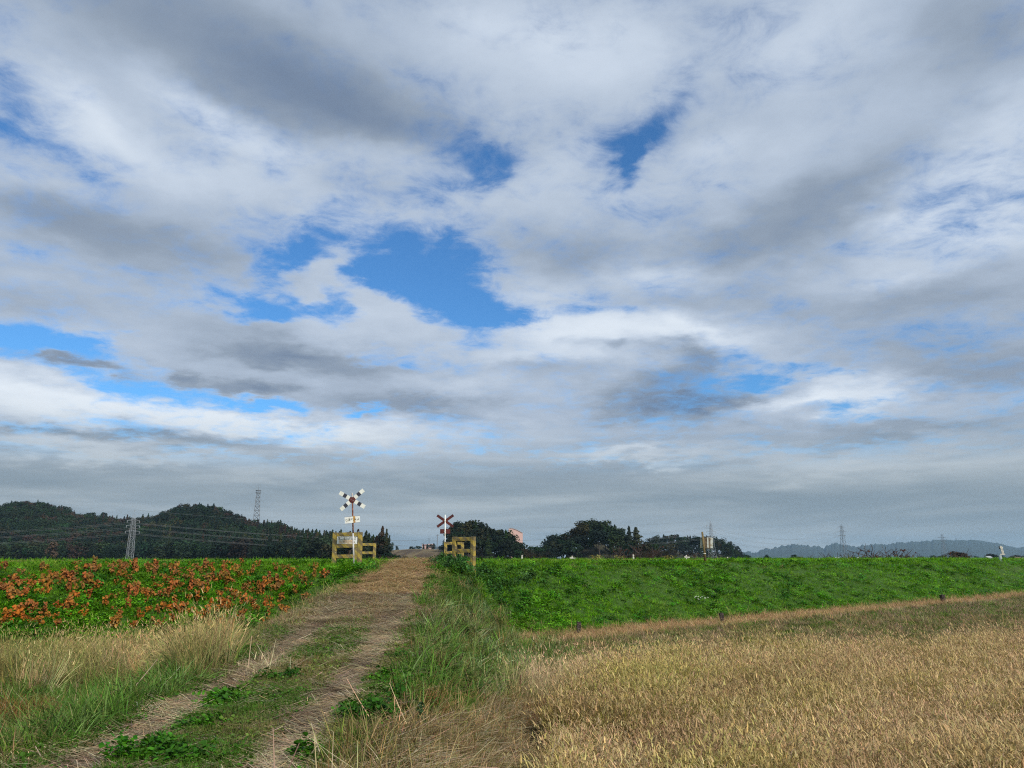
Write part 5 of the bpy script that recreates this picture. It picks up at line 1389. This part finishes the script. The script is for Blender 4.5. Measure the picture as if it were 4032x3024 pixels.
# telecom tower on the hill
def telecom():
    Y = 800; x = (1008 - 2016) / 3072 * Y; k = Y / 3072; z0 = 30.0; zd = EYE + (2197 - 1946) * k
    t = empty('telecom_tower', (x, Y, z0), .3); tag(t, 'tall lattice telecom tower with a round deck on the middle ridge', 'tower')
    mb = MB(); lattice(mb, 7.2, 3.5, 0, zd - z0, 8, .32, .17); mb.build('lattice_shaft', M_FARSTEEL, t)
    for q, nm in ((0, 'lower_deck'), (2.4, 'upper_deck')):
        mb = MB(); mb.tube((0, 0, zd - z0 + q), (0, 0, zd - z0 + q + .7), 2.7, 2.7, 16); mb.build(nm, M_FARSTEEL, t)
    mb = MB()
    for a in range(12): mb.tube((math.cos(a * .5236) * 2.3, math.sin(a * .5236) * 2.3, zd - z0), (math.cos(a * .5236) * 2.3, math.sin(a * .5236) * 2.3, zd - z0 + 2.6), .10, .10, 4)
    mb.build('railing', M_FARSTEEL, t)
    mb = MB(); lattice(mb, 1.0, .5, zd - z0 + 2.8, zd - z0 + 5.6, 2, .10); mb.tube((0, 0, zd - z0 + 5.6), (0, 0, zd - z0 + 9.5), .14, .08, 5); mb.build('antenna', M_FARSTEEL, t)
telecom()
def upole(u, vt, vb, Y, lab, arms=1):
    x = (u - 2016) / 3072 * Y; z1 = EYE + (2197 - vt) / 3072 * Y; z0 = EYE + (2197 - vb) / 3072 * Y - 1
    t = empty('utility_pole', (x, Y, z0)); tag(t, lab, 'utility pole', 'utility poles beyond the crossing')
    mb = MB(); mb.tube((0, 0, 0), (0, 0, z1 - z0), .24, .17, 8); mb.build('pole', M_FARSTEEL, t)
    for q in range(arms):
        mb = MB(); mb.box((0, 0, z1 - z0 - .5 - q * .9), (2.0, .15, .15)); a = mb.build('cross_arm', M_FARSTEEL, t)
        for i in (-.9, 0, .9): ib = MB(); ib.tube((i, 0, z1 - z0 - .42 - q * .9), (i, 0, z1 - z0 - .15 - q * .9), .08, .06, 5); ib.build('insulator', M_FARSTEEL, a)
    return Vector((x, Y, z1 - .4))
a = upole(1723, 2107, 2168, 450, 'tallest utility pole beyond the brown field left of the knoll'); b = upole(1691, 2121, 2150, 560, 'middle utility pole above the pink roofs'); c = upole(1664, 2139, 2165, 600, 'shortest utility pole left of the pink roofs')
wire(a, b, 1.2, 'short wire between the tall and the middle utility pole', .04); wire(b, c, .8, 'short wire between the middle and the short utility pole', .04)
wire(b + Vector((0, 0, .3)), at(1440, 2112, 560), 2.5, 'long thin wire running left from the middle utility pole', .045)
# buildings
def house(u, vtop, wpx, Y, label, wall, roof, dep=7.0, hip=False, wn=3, rfrac=.45, rz=0.0):
    k = Y / 3072; w = wpx * k; top = EYE + (2197 - vtop) * k; x = (u - 2016) * k
    t = empty('house', (x, Y, 0), rz); tag(t, label, 'house', 'low buildings on the plain'); hw = top * (1 - rfrac)
    mb = MB(); mb.box((0, dep / 2, hw / 2), (w, dep, hw)); wl = mb.build('wall', wall, t)
    mb = MB(); o_ = .4; R_ = [(-w / 2 - o_, -o_, hw), (w / 2 + o_, -o_, hw), (w / 2 + o_, dep + o_, hw), (-w / 2 - o_, dep + o_, hw)]; e = w * (.25 if hip else 0)
    A = (-w / 2 - o_ + e, dep / 2, top); B = (w / 2 + o_ - e, dep / 2, top); mb.poly([R_[0], R_[1], B, A]); mb.poly([R_[2], R_[3], A, B]); mb.poly([R_[1], R_[2], B]); mb.poly([R_[3], R_[0], A]); mb.poly(R_[::-1]); mb.build('roof', roof, t)
    for i in range(wn):
        mb = MB(); mb.box(((i + .5 - wn / 2) * w / wn, -.04, hw * .55), (w / wn * .5, .08, hw * .35)); f = mb.build('window', M_CONC, t)
        mb = MB(); mb.box(((i + .5 - wn / 2) * w / wn, -.10, hw * .55), (w / wn * .42, .03, hw * .29)); mb.build('pane', M_GLASS, f)
house(3283, 2194, 26, 900, 'house with a pale roof just left of the plain pylon', M_WALL, M_ROOFT); house(3303, 2198, 18, 880, 'low house with reddish roof at the plain pylon foot', M_WALL, M_ROOFR); house(3362, 2194, 24, 900, 'house with a bright grey roof right of the plain pylon', M_WALL, M_ROOFT)
house(3330, 2197, 20, 940, 'small brown roofed house between the two grey roofed ones', M_WALL, M_ROOFR); house(3208, 2201, 24, 1000, 'very low pale building between the dark round tree and the pylon', M_WALL, M_ROOFT); house(3590, 2200, 18, 1000, 'pale roofed house left of the row of small white ones', M_WALL, M_ROOFT); house(3620, 2201, 14, 1000, 'small white house in the middle of the far row', M_WALL, M_ROOFT)
house(3642, 2199, 14, 1000, 'white gabled house in the far row', M_WHITE, M_ROOFT); house(3658, 2200, 12, 990, 'brightest white house at the right end of the far row', M_WHITE, M_ROOFT); house(3540, 2200, 14, 1000, 'low pinkish house behind the slim persimmon', M_WALL, M_ROOFR)
house(3980, 2194, 14, 700, 'white building right of the slatted marker', M_WHITE, M_ROOFT); house(3998, 2194, 18, 690, 'second white building right of the slatted marker', M_WALL, M_ROOFR); house(4024, 2196, 16, 680, 'pale pinkish building at the right edge', M_PINK, M_ROOFT); house(3905, 2192, 34, 640, 'low building with a blue grey roof left of the slatted marker', M_BOX, M_ROOFT)
def greenhouse():
    Y = 300; k = Y / 3072; x0 = (3756 - 2016) * k; x1 = (3898 - 2016) * k; L_ = x1 - x0; z1 = EYE + (2197 - 2198) * k
    t = empty('greenhouse', ((x0 + x1) / 2, Y, 0)); tag(t, 'long white film greenhouse on the plain behind the bare persimmon', 'greenhouse')
    n = 14; r = 2.6; hh = z1 - 1.5
    def arc(k_): a = math.pi * k_ / 8; return (math.cos(a) * r, 1.5 + math.sin(a) * hh)
    for i in range(n):
        mb = MB(); xa = -L_ / 2 + L_ * i / n + .02; xb = -L_ / 2 + L_ * (i + 1) / n - .02; pts = [(r, 0)] + [arc(q) for q in range(9)] + [(-r, 0)]
        for p, q in zip(pts, pts[1:]): mb.poly([(xa, p[0], p[1]), (xb, p[0], p[1]), (xb, q[0], q[1]), (xa, q[0], q[1])])
        mb.build('film_panel', M_SHEET, t, smooth=False)
    for e in (-1, 1):
        mb = MB(); mb.poly([(e * L_ / 2, r, 0)] + [(e * L_ / 2, *arc(q)) for q in range(9)] + [(e * L_ / 2, -r, 0)]); mb.build('end_wall', M_SHEET, t)
greenhouse()
house(3894, 2190, 12, 320, 'small white shed at the right end of the greenhouse', M_WHITE, M_ROOFT)
# pink buildings behind the trees
def pink_hall():
    Y = 640; k = Y / 3072; xa = (1996 - 2016) * k; xb = (2058 - 2016) * k; xm = (2008 - 2016) * k
    t = empty('pink_building', (0, Y, 0)); tag(t, 'big windowless pink building with a curved roof behind the knoll', 'building')
    def roofv(u): return np.interp(u, [2000, 2008, 2020, 2035, 2048, 2058], [2086, 2083, 2084, 2089, 2096, 2101])
    us = np.linspace(2003, 2058, 14); mb = MB(); fr = [((u - 2016) * k, 0, EYE + (2197 - float(roofv(u))) * k) for u in us]
    mb.poly([(fr[0][0], 0, 0)] + [(fr[-1][0], 0, 0)] + fr[::-1]); mb.poly([(fr[-1][0], 0, 0), (fr[-1][0], 22, 0), (fr[-1][0], 22, fr[-1][2]), fr[-1]]); mb.poly([(fr[0][0], 22, 0), (fr[0][0], 0, 0), fr[0], (fr[0][0], 22, fr[0][2])])
    mb.build('wall', M_PINK, t)
    mb = MB()
    for p, q in zip(fr, fr[1:]): mb.poly([(p[0], -.4, p[2] + .2), (q[0], -.4, q[2] + .2), (q[0], 22, q[2] + .2), (p[0], 22, p[2] + .2)]); mb.poly([(p[0], -.4, p[2] - .25), (q[0], -.4, q[2] - .25), (q[0], -.4, q[2] + .2), (p[0], -.4, p[2] + .2)])
    mb.build('roof', simple('grey_pink_roof', (0.33, 0.27, 0.26), .7, .05, 1), t)
pink_hall()
house(1698, 2143, 20, 760, 'pinkish hall roof behind the trees beyond the brown field', M_PINK, M_PINK, wn=4, rfrac=.10); house(1676, 2145, 22, 780, 'dull pink long hall left of the pinkish one beyond the brown field', M_PINK, M_ROOFR, wn=4, rfrac=.08)
# mast on the blue hill
mb = MB(); Yh = 6045; zb = EYE + (2197 - 2135) / 3072 * Yh; mb.box((0, 0, 14), (6, 6, 22)); mb.tube((0, 0, -6), (0, 0, 44), 1.8, .9, 5); o = mb.build('hilltop_mast', M_FARSTEEL, loc=((3758 - 2016) / 3072 * Yh, Yh, zb)); tag(o, 'small mast on top of the blue hill at the right', 'mast')

# ------------------------------------------------------------------ air
hz = MB(); hz.box((0, 0, 99), (15400, 15400, 200)); hm = bpy.data.materials.new('haze'); hm.use_nodes = True; hm.node_tree.nodes.clear(); n = N(hm.node_tree)
ho = n.add('ShaderNodeOutputMaterial'); pv = n.add('ShaderNodeVolumePrincipled'); pv.inputs['Color'].default_value = (0.50, 0.78, 1.0, 1); pv.inputs['Density'].default_value = 0.000075; pv.inputs['Anisotropy'].default_value = 0.2
n.l.new(pv.outputs[0], ho.inputs['Volume'])
o = hz.build('haze', hm); tag(o, kind='stuff')
